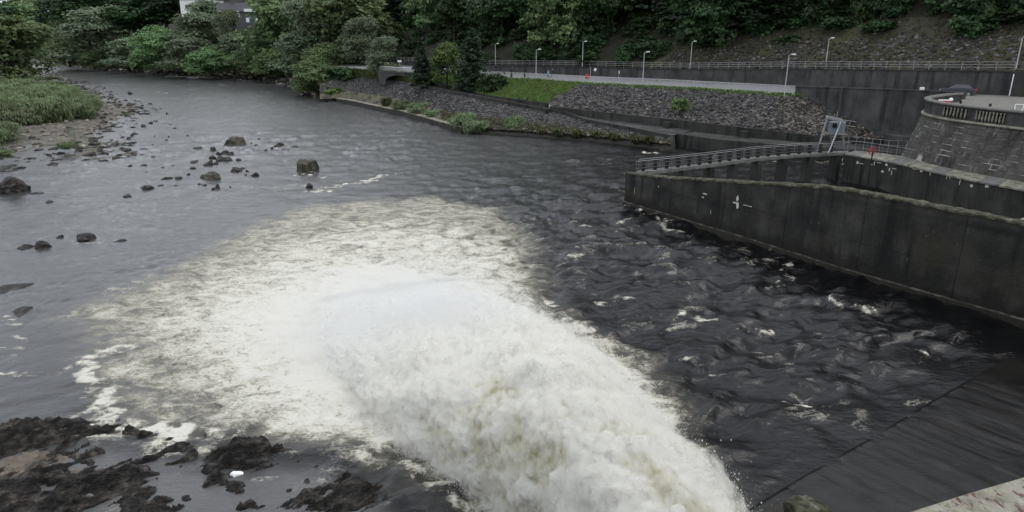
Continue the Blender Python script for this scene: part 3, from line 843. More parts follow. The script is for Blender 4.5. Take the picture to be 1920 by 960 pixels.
# ------------------------------------------------------------------ wooded hillside above the road
HILLP = np.array([(-170, 385, 7.2), (-75, 262, 8.0), (-35, 205, 8.2), (-6.2, 169, 8.7), (17, 148.5, 9.2), (32, 136.5, 9.3), (47.6, 119.5, 10.2), (57, 102.7, 10.8), (65.1, 93.1, 11.1), (80, 74, 11.5), (120, 30, 12), (190, -40, 12)], float)
HN = np.array([.724, .69])
HPR = resample(HILLP, 240)
HS = np.concatenate([[0], np.cumsum(np.linalg.norm(np.diff(HPR[:, :2], axis=0), axis=1))])


def hill(s_x, u):
    """point on the hillside: s_x = x of the wall line below it, u = metres uphill"""
    i = np.interp(s_x, HPR[:, 0], np.arange(len(HPR)))
    b = np.array([np.interp(i, np.arange(len(HPR)), HPR[:, k]) for k in range(3)])
    return Vector((b[0] + HN[0] * u, b[1] + HN[1] * u, b[2] - .25 + .58 * min(u, 10) + .72 * max(0, min(u, 170) - 10)))


us = np.array([.3, 1, 2, 3, 4.5, 6, 8, 10, 12, 15, 19, 24, 30, 38, 50, 70, 100, 140, 200, 300])
G = np.array([[tuple(hill(p[0], u)) for p in HPR] for u in us])
G[..., 2] += (.25 + .02 * us[:, None]) * fbm(G[..., 0] * .25, G[..., 1] * .25, 0, 4, 61) * sstep(0, 3, us)[:, None]
sc_me = np_mesh('hillside', G.reshape(-1, 3), grid_faces(*G.shape[:2]), SOIL, True)
kind(link('hillside', sc_me), 'structure')
i0 = int(np.argmin(abs(HPR[:, 0] - 26))); i1 = int(np.argmin(abs(HPR[:, 0] - 92)))
fine_s = np.linspace(26, 92, 160); fine_u = np.linspace(.5, 13.0, 34)
G_sc = np.array([[tuple(hill(sx, u * (.75 + .25 * sstep(26, 50, np.array(sx))))) for sx in fine_s] for u in fine_u])
G_sc[..., 2] += .16 + .3 * fbm(G_sc[..., 0] * .5, G_sc[..., 1] * .5, 0, 4, 63) + (.25 + .02 * fine_u[:, None]) * fbm(G_sc[..., 0] * .25, G_sc[..., 1] * .25, 0, 4, 61)
G_sc[0, :, 2] -= .3; G_sc[-1, :, 2] -= 1.0; G_sc[:, 0, 2] -= 1; G_sc[:, -1, 2] -= 1
kind(link('scree_slope', np_mesh('scree_slope', G_sc.reshape(-1, 3), grid_faces(*G_sc.shape[:2]), SCREE, True)), 'structure')
blades('weeds', scatter(G_sc, 1800, 45, (.1, 1), (0, 1)), .4, .07, LEAF['olive'], 46)
P = scatter(G_sc, 4200, 41, (0, .62), (.03, 1))
stones('scree_stones', P, .22 + .5 * np.random.RandomState(2).rand(len(P)) ** 2.2, STONE, 43)
P = scatter(G_sc, 900, 44, (.2, .95), (.1, 1))
stones('scree_stones', P, .25 + .55 * np.random.RandomState(5).rand(len(P)) ** 2, STONE_B, 47)

# far bank on the left
SH = [(640, 182), (620, 187), (575, 183), (560, 172), (500, 152), (400, 146), (300, 141), (200, 133), (120, 123), (95, 113), (60, 106), (-60, 100)]
SHP = resample([tuple(at(x, y, 0)) for x, y in SH], 160)
FD = np.array([.22, .975])
fds = [(-2, -1.2), (0, -.1), (1.5, .5), (4, 1.4), (9, 3.0), (20, 6.5), (45, 16.5), (90, 30), (180, 62), (400, 120), (800, 230)]


def farbank(i, d):
    b = SHP[int(np.clip(i, 0, 159))]
    return Vector((b[0] + FD[0] * d, b[1] + FD[1] * d, float(np.interp(d, [q[0] for q in fds], [q[1] for q in fds]))))


def shore_i(px):
    q = [(p[1], p) for p in SHP]
    best = min(range(160), key=lambda i: abs((SHP[i][0] / (SHP[i][1] * 1.0)) * 1.0 - ray(px, 140).x / ray(px, 140).y))
    return best


G = np.array([[(SHP[i][0] + FD[0] * d, SHP[i][1] + FD[1] * d, z) for i in range(160)] for d, z in fds])
G[..., 2] += np.array([.1, .25, .4, .5, .6, .8, 1.2, 2, 4, 6, 8])[:, None] * fbm(G[..., 0] * .12, G[..., 1] * .12, 0, 4, 71)
G[1:4, :, 1] += 2.0 * fbm(G[1:4, :, 0] * .2, G[1:4, :, 1] * .2, 0, 3, 73)
kind(link('far_bank', np_mesh('far_bank', G.reshape(-1, 3), grid_faces(*G.shape[:2])[:, ::-1], SOIL, True)), 'structure')
Gs = np.repeat(G[1:5], 1, axis=0)
P = scatter(G[1:5], 2200, 81, (0, .7), (0, .98))
stones('shore_stones', P + np.array([0, -.8, .15]), .7 + 1.9 * np.random.RandomState(5).rand(len(P)) ** 2.5, BARSTONE, 83, .45)
# ------------------------------------------------------------------ the dam under the camera, training wall, apron
dam = thing('dam', 'concrete face of the dam the photograph is taken from', 'dam', (0, 0, 0))
MB().box((0, -2.2, 6.2), (120, 5.6, 18)).build('dam_face', CONC_WALL, dam)
P1 = [at(1648, 978, 10.5), at(1700, 955, 10.5), at(1760, 936, 10.5), at(1830, 914, 10.5), at(1925, 887, 10.5), at(2150, 850, 10.5), at(2300, 1150, 10.5), at(1600, 1150, 10.5), at(1610, 1010, 10.5)]
SLAB = surf('lichen_slab', [(0.3, (0.15, 0.145, 0.11)), (0.5, (0.27, 0.26, 0.2)), (0.75, (0.36, 0.34, 0.29))], 5, 9, bump=.6, bscale=14,
            over=[((0.11, 0.05, 0.05), 13, .54, .62, (1, .5, 1)), ((0.42, 0.4, 0.36), 3, .66, .74), ((0.09, 0.12, 0.04), 2.2, .62, .7)])
slab = tag(MB().prism([tuple(p)[:2] for p in P1], -1, 10.5).build('buttress', SLAB, bevel=.06), 'pale lichen-covered concrete buttress top in the lower right corner', 'buttress')
ms = MB()
T = [at(1470, 935, 1.9), at(1492, 922, 1.9), at(1518, 923, 1.9), at(1610, 985, 1.9), at(1620, 1040, 1.9), at(1530, 1040, 1.9)]
ms.prism([tuple(p)[:2] for p in T], -1, 1.9)
me_ = ms.mesh('mossy_pier', MOSS_TOP, bevel=.05)
bm = bmesh.new(); bm.from_mesh(me_)
bmesh.ops.triangulate(bm, faces=bm.faces); bmesh.ops.subdivide_edges(bm, edges=bm.edges, cuts=9, use_grid_fill=True)
for v in bm.verts:
    q = v.co * 1.7
    d = float(fbm(np.array([q.x]), np.array([q.y]), np.array([q.z]), 4, 3)[0]) * .22
    v.co += Vector((d, d * .6, d * .9 if v.co.z > .5 else 0))
bm.to_mesh(me_); bm.free()
stub = tag(link('mossy_pier', me_), 'broken mossy top of a stone pier at the bottom edge beside the apron', 'pier')
MB().hexa([at(1385, 975, 0) - Vector((0, 0, 1)), at(1470, 935, 0) - Vector((0, 0, 1)), at(1530, 1040, 0) - Vector((0, 0, 1)), at(1400, 1080, 0) - Vector((0, 0, 1)),
           at(1392, 968, .7), at(1478, 934, 1.2), at(1540, 1030, 1.2), at(1410, 1060, .7)]).build('sloping_shoulder', DARK_BAND, stub, bevel=.05)

APW = surf('apron_water', [(0.3, (0.006, 0.006, 0.006)), (0.7, (0.016, 0.0145, 0.0125))], .5, 6, rough=.1, spec=.4, bump=.12, bscale=7, stretch=(1, 1.6, 1))
[n for n in APW.node_tree.nodes if n.type == 'BSDF_PRINCIPLED'][0].inputs['IOR'].default_value = 1.333
E_ = resample(APRON_EDGE, 260)
off = np.array([.575, -.82])
vs = np.linspace(0, 1, 150)
G = np.zeros((150, 260, 3))
for k, v in enumerate(vs):
    G[k, :, 0] = E_[:, 0] + off[0] * v * 19; G[k, :, 1] = E_[:, 1] + off[1] * v * 19
    G[k, :, 2] = .05 + .03 * sstep(0, .06, v) + .5 * v
along = (G[..., 0] * .82 + G[..., 1] * .575); down = (G[..., 0] * .575 - G[..., 1] * .82)
G[..., 2] += .012 * fbm(along * 2.2 + .4 * fbm(down * .3, along * .3, 0, 2, 3), down * .22, 0, 3, 91) + .018 * fbm(along * .9 + .5 * down, down * 1.5, 0, 3, 93)
G[0, :, 2] = -.04
G[1:4, :, 2] += .03 * fbm(along[1:4] * 1.3, along[1:4] * 0, 0, 4, 95)
kind(link('weir_apron', np_mesh('weir_apron', G.reshape(-1, 3), grid_faces(150, 260)[:, ::-1], APW, True)), 'structure')

pier = thing('training_wall', 'tall dark stained concrete training wall with a mossy top running out into the river', 'wall', (18.9, 53.4, 0))
PL = [(10.95, 66.2, 3.15), (13.6, 61.9, 3.6), (18.8, 53.5, 4.85), (21.6, 48.6, 5.62), (22.6, 46.8, 5.8), (24.0, 44.5, 5.84), (29.4, 36.7, 5.8), (38, 24.2, 5.78)]
pn = Vector((.83, .56, 0))
PR = resample(PL, 90)
w_ = MB()
a0 = [Vector((p[0], p[1], -1.5)) for p in PR]; a1 = [Vector((p[0], p[1], .42)) for p in PR]; a2 = [Vector(p) for p in PR]
b2 = [p + pn * .95 for p in a2]; b0 = [Vector((p.x, p.y, -1.5)) for p in b2]
w_.strip([p + pn * .06 for p in a0], [p + pn * .06 for p in a2]); w_.strip([p + pn * .06 for p in a2], b2); w_.strip(b2, b0)
w_._add([a0[0] + pn * .06, a2[0] + pn * .06, b2[0], b0[0]], [(0, 1, 2, 3)])
w_.build('wall_core', TIDE, pier)
rj = random.Random(8)
for k in range(0, 88, 11):          # the face is cast in bays and two lifts, with open joints between them
    A0, A2 = [a0[i] for i in range(k, k + 12) if i < 90], [a2[i] for i in range(k, k + 12) if i < 90]
    tdir = (A0[1] - A0[0]).normalized()
    A0[0] = A0[0] + tdir * .02; A0[-1] = A0[-1] - tdir * .02
    for lo, hi, back in ((-1.5, 2.45, 0.0), (2.47, 99, .018)):
        o_ = pn * (back + rj.uniform(0, .012))
        L0 = [Vector((p.x, p.y, lo)) + o_ for p in A0]; L1 = [Vector((p.x, p.y, min(hi, q.z))) + o_ for p, q in zip(A0, A2)]
        c_ = MB(); c_.strip(L0, L1); c_.strip(L1, [p + pn * .1 for p in L1]); c_.strip([L0[0], L1[0]], [L0[0] + pn * .1, L1[0] + pn * .1]); c_.strip([L0[-1], L1[-1]], [L0[-1] + pn * .1, L1[-1] + pn * .1])
        c_.build('wall_panel', TIDE, pier)
PR2 = resample(PL, 600)
rows = []
for off_, dz in ((-.03, -.1), (-.04, .03), (.2, .07), (.6, .08), (.98, .03), (1.0, -.05)):
    row = PR2.copy()
    row[:, 0] += pn.x * off_; row[:, 1] += pn.y * off_; row[:, 2] += dz + .09 * fbm(PR2[:, 0] * 2 + off_ * 5, PR2[:, 1] * 2, off_ * 4, 4, 97)
    rows.append(row)
rows = np.array(rows)
me_ = np_mesh('mossy_coping', rows.reshape(-1, 3) - np.array(pier.location), grid_faces(*rows.shape[:2]), MOSS_TOP, True)
link('mossy_coping', me_, pier)
ft = MB()
f0 = [p - pn * .22 for p in a0]; f1 = [Vector((p.x, p.y, .4)) - pn * .22 for p in a0]; f2 = [Vector((p.x, p.y, .44)) + pn * .01 for p in a0]
ft.strip(f0, f1); ft.build('footing', DARK_BAND, pier)
fl = MB(); fl.strip(f1, f2); fl.build('footing_ledge', LEDGE, pier)


def stain(parent, px, py, w, h, seed):
    """thin uneven lime deposit standing a centimetre proud of the training wall face"""
    # intersect the view ray with the wall plane once to find where it sits
    n = pn; d = ray(px, py); o = Vector((0, 0, CAM_H)); p0 = Vector((18.9, 53.4, 0))
    t = (p0 - o).dot(n) / d.dot(n); c = o + d * t - n * .02
    k = 16; r = random.Random(seed)
    tx = Vector((-n.y, n.x, 0))
    rim = [c + tx * math.cos(6.283 * i / k) * w * r.uniform(.35, 1) * .5 + Vector((0, 0, 1)) * math.sin(6.283 * i / k) * h * r.uniform(.35, 1) * .5 for i in range(k)]
    m_ = MB(); m_._add([c - n * .015] + rim, [(0, 1 + i, 1 + (i + 1) % k) for i in range(k)])
    return m_.build('lime_stain', LIME, parent)


for i, (px, py, w, h) in enumerate([(1383, 372, .22, .5), (1383, 385, .3, .75), (1378, 380, .55, .14), (1402, 386, 1.1, .07), (1425, 392, 1.0, .05), (1323, 364, .5, .16), (1318, 370, .3, .1), (1190, 358, .05, .9), (1560, 424, .16, .5),
                                    (1552, 428, 1.1, .08), (1568, 434, .6, .12), (1565, 450, .06, .7), (1565, 474, .22, .3), (1470, 415, .3, .06), (1610, 380, .08, .4), (1333, 398, .05, .4), (1235, 350, .09, .2), (1526, 423, .25, .1)]):
    stain(pier, px, py, w * 1.35, h * 1.35, i)
MB().bar(at(1893, 431, 4.9), at(1990, 385, 4.9), .5, .4).build('strut', CONC_PALE, pier)

# ------------------------------------------------------------------ tailrace basin: ledge, footbridge, gantry, round tower
basin = thing('basin_wall', 'dark basin wall with white lime drips below the pale ledge at the round tower', 'wall', tuple(at(1700, 320, 0)))
LE = resample([tuple(at(*p, 3.25)) for p in ((1585, 288), (1640, 297), (1687, 306), (1750, 321), (1804, 333), (1860, 344), (1920, 355), (2050, 378))], 15)
LI = resample([tuple(at(*p, 3.25)) for p in ((1592, 283), (1650, 289), (1706, 298), (1770, 314), (1815, 323), (1870, 334), (1930, 343), (2060, 362))], 15)
LI[:, :2] += np.array([.8, .3])
for i in range(14):
    g = .004
    a, b = Vector(LE[i]).lerp(Vector(LE[i + 1]), g), Vector(LE[i + 1]).lerp(Vector(LE[i]), g)
    c, d = Vector(LI[i + 1]).lerp(Vector(LI[i]), g), Vector(LI[i]).lerp(Vector(LI[i + 1]), g)
    MB().hexa([Vector((q.x, q.y, -1.5)) for q in (a, b, c, d)] + [Vector((q.x, q.y, 3.08)) for q in (a, b, c, d)]).build('wall_panel', CONC_PIER, basin)
    e = Vector((-.1, -.1, 0))
    MB().hexa([Vector((q.x, q.y, 3.085)) for q in (a + e, b + e, c, d)] + [Vector((q.x, q.y, 3.27)) for q in (a + e, b + e, c, d)]).build('ledge_slab', CONC_PALE if i % 3 else CONC_DECK, basin, bevel=.02)
rr = random.Random(5)
for px, py in ((1608, 305), (1616, 307), (1624, 309), (1633, 308), (1640, 306), (1648, 305), (1662, 309), (1668, 318), (1676, 316), (1672, 324), (1680, 330), (1715, 317), (1728, 320), (1745, 323), (1776, 331), (1782, 332), (1800, 342), (1850, 349), (1822, 348), (1655, 322), (1630, 312), (1580, 300)):
    i = min(range(14), key=lambda k: abs(LE[k][0] / LE[k][1] - ray(px, py).x / ray(px, py).y))
    a, b = Vector(LE[i]), Vector(LE[i + 1]); n = Vector((b.y - a.y, -(b.x - a.x), 0)).normalized()
    if n.y > 0: n = -n
    d = ray(px, py); o = Vector((0, 0, CAM_H)); t = (a - o).dot(n) / d.dot(n); c = o + d * t + n * .03
    tx = Vector((-n.y, n.x, 0)); k = 12; w, h = rr.choice([(.15, .8), (.9, .12), (.5, .4), (.2, .5)])
    rim = [c + tx * math.cos(6.283 * j / k) * w * rr.uniform(.4, 1) * .5 + Vector((0, 0, 1)) * math.sin(6.283 * j / k) * h * rr.uniform(.4, 1) * .5 for j in range(k)]
    q = MB(); q._add([c + n * .02] + rim, [(0, 1 + j, 1 + (j + 1) % k) for j in range(k)]); q.build('lime_drip', LIME, basin)

DF = resample([tuple(at(*p, 3.3)) for p in ((1192, 324), (1240, 319), (1323, 309.5), (1413, 297.5), (1490, 291), (1553, 287), (1592, 286))], 41)
DB = DF + np.array([.45, 1.35, 0])
fb = thing('footbridge', 'narrow concrete footbridge with thin metal railings and a row of black sluice stands', 'footbridge', tuple(DF[20]))
for i in range(0, 40, 4):
    m_ = MB()
    for k in range(i, i + 4):
        a, b, c, d = (Vector(q) for q in (DF[k], DF[k + 1], DB[k + 1], DB[k]))
        m_.hexa([q - Vector((0, 0, .3)) for q in (a, b, c, d)] + [a, b, c, d])
    m_.build('deck_slab', CONC_DECK, fb)
for k in range(3, 40, 5):
    a = Vector(DF[k]); b = Vector(DB[k]); c = (a + b) / 2
    MB().box((c.x, c.y + .1, .85), (.55, 1.3, 4.25), .28).build('pier', CONC_PIER, fb, bevel=.03)
for D_, tagn in ((DF, 'f'), (DB, 'b')):
    q = [Vector(p) + Vector((.04, .1 if tagn == 'f' else -.1, 0)) for p in D_]
    for h in (.4, .75, 1.08):
        MB().tube([p + Vector((0, 0, h)) for p in q], .02, 5).build('rail', DARKRAIL if h < 1 else GALV, fb)
    for k in range(0, 41, 2):
        MB().tube([q[k], q[k] + Vector((0, 0, 1.1))], .022, 5).build('railing_post', DARKRAIL, fb)
st = MB().box((0, 0, .42), (.34, .28, .84)).box((0, 0, .9), (.42, .2, .14))
st_me = st.mesh('spindle_stand', BLACKM, bevel=.02)
for k in range(1, 39, 2):
    p = Vector(DF[k]).lerp(Vector(DB[k]), .5) - fb.location
    link('spindle_stand', st_me, fb, (p.x, p.y, p.z))

gan = thing('lifting_gantry', 'grey steel lifting gantry with splayed legs and a sheet metal cabin on the footbridge', 'gantry', tuple(at(1556, 286, 3.3)))
gb = gan.location
tL = at_y(1551, 220, gb.y + .9); tR = at_y(1578, 227, gb.y + .4)
bl = [at(1532, 284, 3.3), at(1553, 288, 3.3), at(1583, 281, 3.3), at(1562, 278, 3.3)]
tL2 = tL + Vector((.5, 1.3, 0)); tR2 = tR + Vector((.6, 1.3, 0))
for a, b in ((bl[0], tL), (bl[1], tR), (bl[2], tR2), (bl[3], tL2)):
    MB().bar(a, b, .14, .14).build('leg', GALV, gan)
for a, b in ((tL + Vector((-.2, 0, 0)), tR + Vector((.25, 0, 0))), (tL2, tR2)):
    MB().bar(a, b, .2, .2).build('top_beam', GALV, gan)
for a, b in ((tL, tL2), (tR, tR2)):
    MB().bar(a, b, .14, .14).build('cross_beam', GALV, gan)
cab = at_y(1569, 240, gb.y + .9)
MB().box(tuple(cab), (1.6, 1.0, 1.4), -.25).build('cabin', TEALM, gan, bevel=.03)
cabp = [o for o in gan.children if o.name.startswith('cabin')][0]
MB().box((cab.x - .55, cab.y - .62, cab.z + .35), (.45, .06, .5), -.25).build('hatch', SHADEVOID, cabp)
MB().box((cab.x + .1, cab.y - .62, cab.z - .6), (1.7, .1, .12), -.25).build('sill_rail', GALV, cabp)
MB().tube([tR2 + Vector((-.6, 0, 0)), tR2 + Vector((-.6, 0, .9))], .03, 5).build('mast', GALV, gan)
for z_ in (.5, 1.05):
    MB().tube([at_y(1583, 233, gb.y + 1) + Vector((0, 0, z_ - .6)), at_y(1604, 236, gb.y + 1) + Vector((0, 0, z_ - .6))], .025, 5).build('stay', GALV, gan)

lr = thing('ledge_railing', 'thin grey metal railing curving along the pale ledge from the gantry to the tower', 'railing', tuple(at(1640, 287, 3.3)))
RA = [Vector(p) for p in resample([tuple(at(*p, 3.28)) for p in ((1594, 283), (1612, 283), (1650, 290), (1690, 296), (1712, 301))], 17)]
for h in (.4, .75, 1.1):
    MB().tube([p + Vector((0, 0, h)) for p in RA], .02, 5).build('rail', DARKRAIL if h < 1 else GREYPAINT, lr)
for k in range(0, 17, 2):
    MB().tube([RA[k], RA[k] + Vector((0, 0, 1.12))], .024, 5).build('railing_post', DARKRAIL, lr)
RB = [Vector(p) for p in resample([tuple(at(*p, 3.28)) for p in ((1590, 272), (1660, 281), (1716, 283))], 9)]
lr2 = thing('bank_railing', 'faint far railing behind the ledge railing at the back of the walkway', 'railing', tuple(RB[4]))
for h in (.55, 1.1):
    MB().tube([p + Vector((0, 0, h)) for p in RB], .02, 5).build('rail', GREYPAINT, lr2)
for p in RB: MB().tube([Vector((p.x, p.y, .3)), p + Vector((0, 0, 1.1))], .03, 5).build('railing_post', GREYPAINT, lr2)

vb = at(1634, 300, 3.3)
valve = thing('valve_stand', 'red handwheel on a dark spindle standing at the edge of the pale ledge', 'valve', tuple(vb))
MB().tube([vb + Vector((0, 0, -3)), vb + Vector((0, 0, .85))], .07, 8).build('spindle', BLACKM, valve)
wheel = MB().tube([vb + Vector((.36 * math.cos(a), .1, .95 + .36 * math.sin(a))) for a in np.linspace(0, 2 * math.pi, 21)], .05, 6).build('handwheel', REDM, valve)
for a in (0, math.pi / 2):
    MB().bar(vb + Vector((.34 * math.cos(a), .1, .95 + .34 * math.sin(a))), vb + Vector((-.34 * math.cos(a), .1, .95 - .34 * math.sin(a))), .05, .05).build('spoke', REDM, wheel)

tower = thing('round_tower', 'big round tower of pale jointed masonry with a balustraded parapet at the right edge', 'tower', (45, 68, 3.2))
ZT = 9.3
# plan of the parapet: its outer edge, from the far side of the tip round to beyond the frame
TOPL = [tuple(at(*p, ZT))[:2] for p in ((1800, 173.5), (1776, 175), (1752, 178), (1740, 180.5), (1736, 183), (1742, 186.5), (1762, 191), (1808, 197), (1855, 202), (1918, 208), (2000, 216), (2100, 226))]
TOP = resample([(p[0], p[1]) for p in TOPL], 220)
for _ in range(14):
    TOP[1:-1] = .25 * TOP[:-2] + .5 * TOP[1:-1] + .25 * TOP[2:]
tan_ = np.gradient(TOP, axis=0); nrm = np.stack([-tan_[:, 1], tan_[:, 0]], 1); nrm /= np.linalg.norm(nrm, axis=1)[:, None]
if (nrm[110] @ np.array([-.6, -.6])) < 0: nrm = -nrm
SL = np.concatenate([[0], np.cumsum(np.linalg.norm(np.diff(TOP, axis=0), axis=1))])


def tw(s, out, z):
    """point on the tower outline at arc length s, pushed out"""
    x = np.interp(s, SL, TOP[:, 0]); y = np.interp(s, SL, TOP[:, 1])
    nx = np.interp(s, SL, nrm[:, 0]); ny = np.interp(s, SL, nrm[:, 1])
    return Vector((x + nx * out, y + ny * out, z))


def batter(z): return .05 + (7.75 - z) * .30


ss = np.linspace(0, SL[-1], 120)
for nm, rows_, mt in (('core', [(batter(-1.5) - .05, -1.5), (batter(3) - .05, 3), (batter(7.7) - .05, 7.7)], MORTAR),
                      ('parapet', [(-.02, 7.7), (-.02, 9.1)], CONC_WALL)):
    G = np.array([[tuple(tw(s, o, z)) for s in ss] for o, z in rows_])
    link(nm, np_mesh(nm, G.reshape(-1, 3) - np.array(tower.location), grid_faces(*G.shape[:2]), mt, True), tower)
for nm, prof, mt in (('string_course', [(.0, 7.62), (.26, 7.62), (.26, 7.8), (.0, 7.86)], CONC_PALE), ('coping', [(-.1, 9.08), (.18, 9.08), (.2, 9.27), (-.45, 9.3), (-.45, 9.08)], CONC_DECK),
                     ('parapet_back', [(-.38, 9.08), (-.38, 8.2)], CONC_WALL)):
    G = np.array([[tuple(tw(s, o, z)) for s in ss] for o, z in prof])
    link(nm, np_mesh(nm, G.reshape(-1, 3) - np.array(tower.location), grid_faces(*G.shape[:2]), mt, True), tower)
# masonry blocks
rr = random.Random(11)
z = 3.25; course = 0
tl = np.array(tower.location)
while z < 7.5:
    h = rr.choice([.5, .56, .62]); h = min(h, 7.6 - z)
    s = SL[-1] * .22 + rr.uniform(0, 1.0)
    while s < SL[-1] * .93:
        l = rr.uniform(.8, 2.0)
        pr = rr.uniform(-.025, .02); g = rr.choice([.015, .02, .035, .05]); q = []
        for zz in (z + g, z + h - g):
            for s_, o_ in ((s + g, 0), (s + l - g, 0), (s + l - g, -.3), (s + g, -.3)):
                q.append(tw(s_, batter(zz) + pr + o_, zz))
        m_ = MB().hexa(q)
        link('stone_block', m_.mesh('stone_block', BLOCKM, tuple(tl), bevel=.02), tower)
        s += l
    z += h; course += 1
# balusters before two flat black sheets painted as the shade of recesses
for s0, s1, n in ((0, 0, 0),):
    pass
sb = None


def s_at_px(px, y):
    best = None
    for i in range(40, 220):
        v = TOP[i]; r_ = ray(px, y)
        e = abs(v[0] / v[1] - r_.x / r_.y)
        if best is None or e < best[0]: best = (e, SL[i])
    return best[1]


for pa, pb, n in ((1771, 1811, 7), (1834, 1884, 9)):
    sa, sb = s_at_px(pa, 205), s_at_px(pb, 212)
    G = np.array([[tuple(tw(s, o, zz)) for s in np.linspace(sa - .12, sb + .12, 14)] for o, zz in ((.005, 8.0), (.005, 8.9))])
    link('recess_shade', np_mesh('recess_shade', G.reshape(-1, 3) - tl, grid_faces(2, 14), SHADEVOID, True), tower)
    for s in np.linspace(sa, sb, n):
        m_ = MB().tube([tw(s, .06, 7.98), tw(s, .07, 8.2), tw(s, .07, 8.45), tw(s, .06, 8.72), tw(s, .06, 8.92)], [.075, .1, .085, .065, .085], 8)
        m_.build('baluster', CONC_PALE, tower, smooth=True)
# paved platform inside the parapet
inner = [tw(s, -.4, 8.25) for s in np.linspace(0, SL[-1], 60)]
pf = MB(); pf.prism([(p.x, p.y) for p in inner] + [(75, 62), (66, 93), (58, 97)], 7.0, 8.25)
kind(pf.build('car_park', PLATFORM), 'structure')
# ------------------------------------------------------------------ the jet from the valve
def jet_material(name, alpha):
    m, nt, N, L = new_mat(name)
    out = N('ShaderNodeOutputMaterial')
    geo = N('ShaderNodeNewGeometry')

    def noise(sc, det=6, rough=.6, dist=0.0, st=(1, 1, 1)):
        mp = N('ShaderNodeMapping'); mp.inputs['Scale'].default_value = st
        mp.inputs['Rotation'].default_value = (0, 0, -.45)
        L(geo.outputs['Position'], mp.inputs[0])
        n = N('ShaderNodeTexNoise'); n.inputs['Scale'].default_value = sc; n.inputs['Detail'].default_value = det
        n.inputs['Roughness'].default_value = rough; n.inputs['Distortion'].default_value = dist
        L(mp.outputs[0], n.inputs['Vector'])
        return n.outputs['Fac']

    def mapr(v, a, b, c=0., d=1.):
        q = N('ShaderNodeMapRange'); q.interpolation_type = 'SMOOTHSTEP'
        for k, x in (('From Min', a), ('From Max', b), ('To Min', c), ('To Max', d)): q.inputs[k].default_value = x
        L(v, q.inputs['Value'])
        return q.outputs[0]
    b = N('ShaderNodeBsdfPrincipled'); b.inputs['Roughness'].default_value = .9; b.inputs['Specular IOR Level'].default_value = .1
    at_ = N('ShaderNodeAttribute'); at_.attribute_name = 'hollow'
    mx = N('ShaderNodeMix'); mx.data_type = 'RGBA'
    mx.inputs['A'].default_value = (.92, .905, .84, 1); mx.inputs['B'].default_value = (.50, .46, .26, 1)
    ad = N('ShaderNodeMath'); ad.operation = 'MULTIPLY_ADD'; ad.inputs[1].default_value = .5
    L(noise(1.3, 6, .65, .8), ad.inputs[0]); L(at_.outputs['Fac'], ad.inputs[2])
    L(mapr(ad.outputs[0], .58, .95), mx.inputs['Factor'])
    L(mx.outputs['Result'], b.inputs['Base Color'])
    bp = N('ShaderNodeBump'); bp.inputs['Distance'].default_value = .22; bp.inputs['Strength'].default_value = .9
    L(noise(3.4, 8, .68, .6), bp.inputs['Height']); L(bp.outputs[0], b.inputs['Normal'])
    t = N('ShaderNodeBsdfTranslucent'); t.inputs['Color'].default_value = (.85, .85, .82, 1)
    m1 = N('ShaderNodeMixShader'); m1.inputs[0].default_value = .25
    L(b.outputs[0], m1.inputs[1]); L(t.outputs[0], m1.inputs[2])
    sh = m1.outputs[0]
    ed = N('ShaderNodeAttribute'); ed.attribute_name = 'cover'
    tr = N('ShaderNodeBsdfTransparent')
    s = N('ShaderNodeMath'); s.operation = 'ADD'
    fine = noise(9.0 if alpha else 6.0, 6, .72, .4, (1, 1, .55))
    L(fine, s.inputs[0]); L(ed.outputs['Fac'], s.inputs[1])
    m2 = N('ShaderNodeMixShader')
    L(mapr(s.outputs[0], .92, 1.12), m2.inputs[0]); L(tr.outputs[0], m2.inputs[1]); L(sh, m2.inputs[2])
    L(m2.outputs[0], out.inputs[0])
    return m


JC = np.array([(5.2, 9.5), (4.5, 13.5), (3.4, 18.3), (1.7, 23.2), (-.9, 29.2), (-4.2, 35.5), (-7.6, 42)])
JW = [1.2, 1.5, 2.15, 3.65, 5.6, 6.4, 5.6]
JH = [5.4, 5.1, 4.4, 3.5, 2.0, .8, .1]
JB = [2.2, 1.6, .6, -.1, -.3, -.4, -.5]       # height of the underside


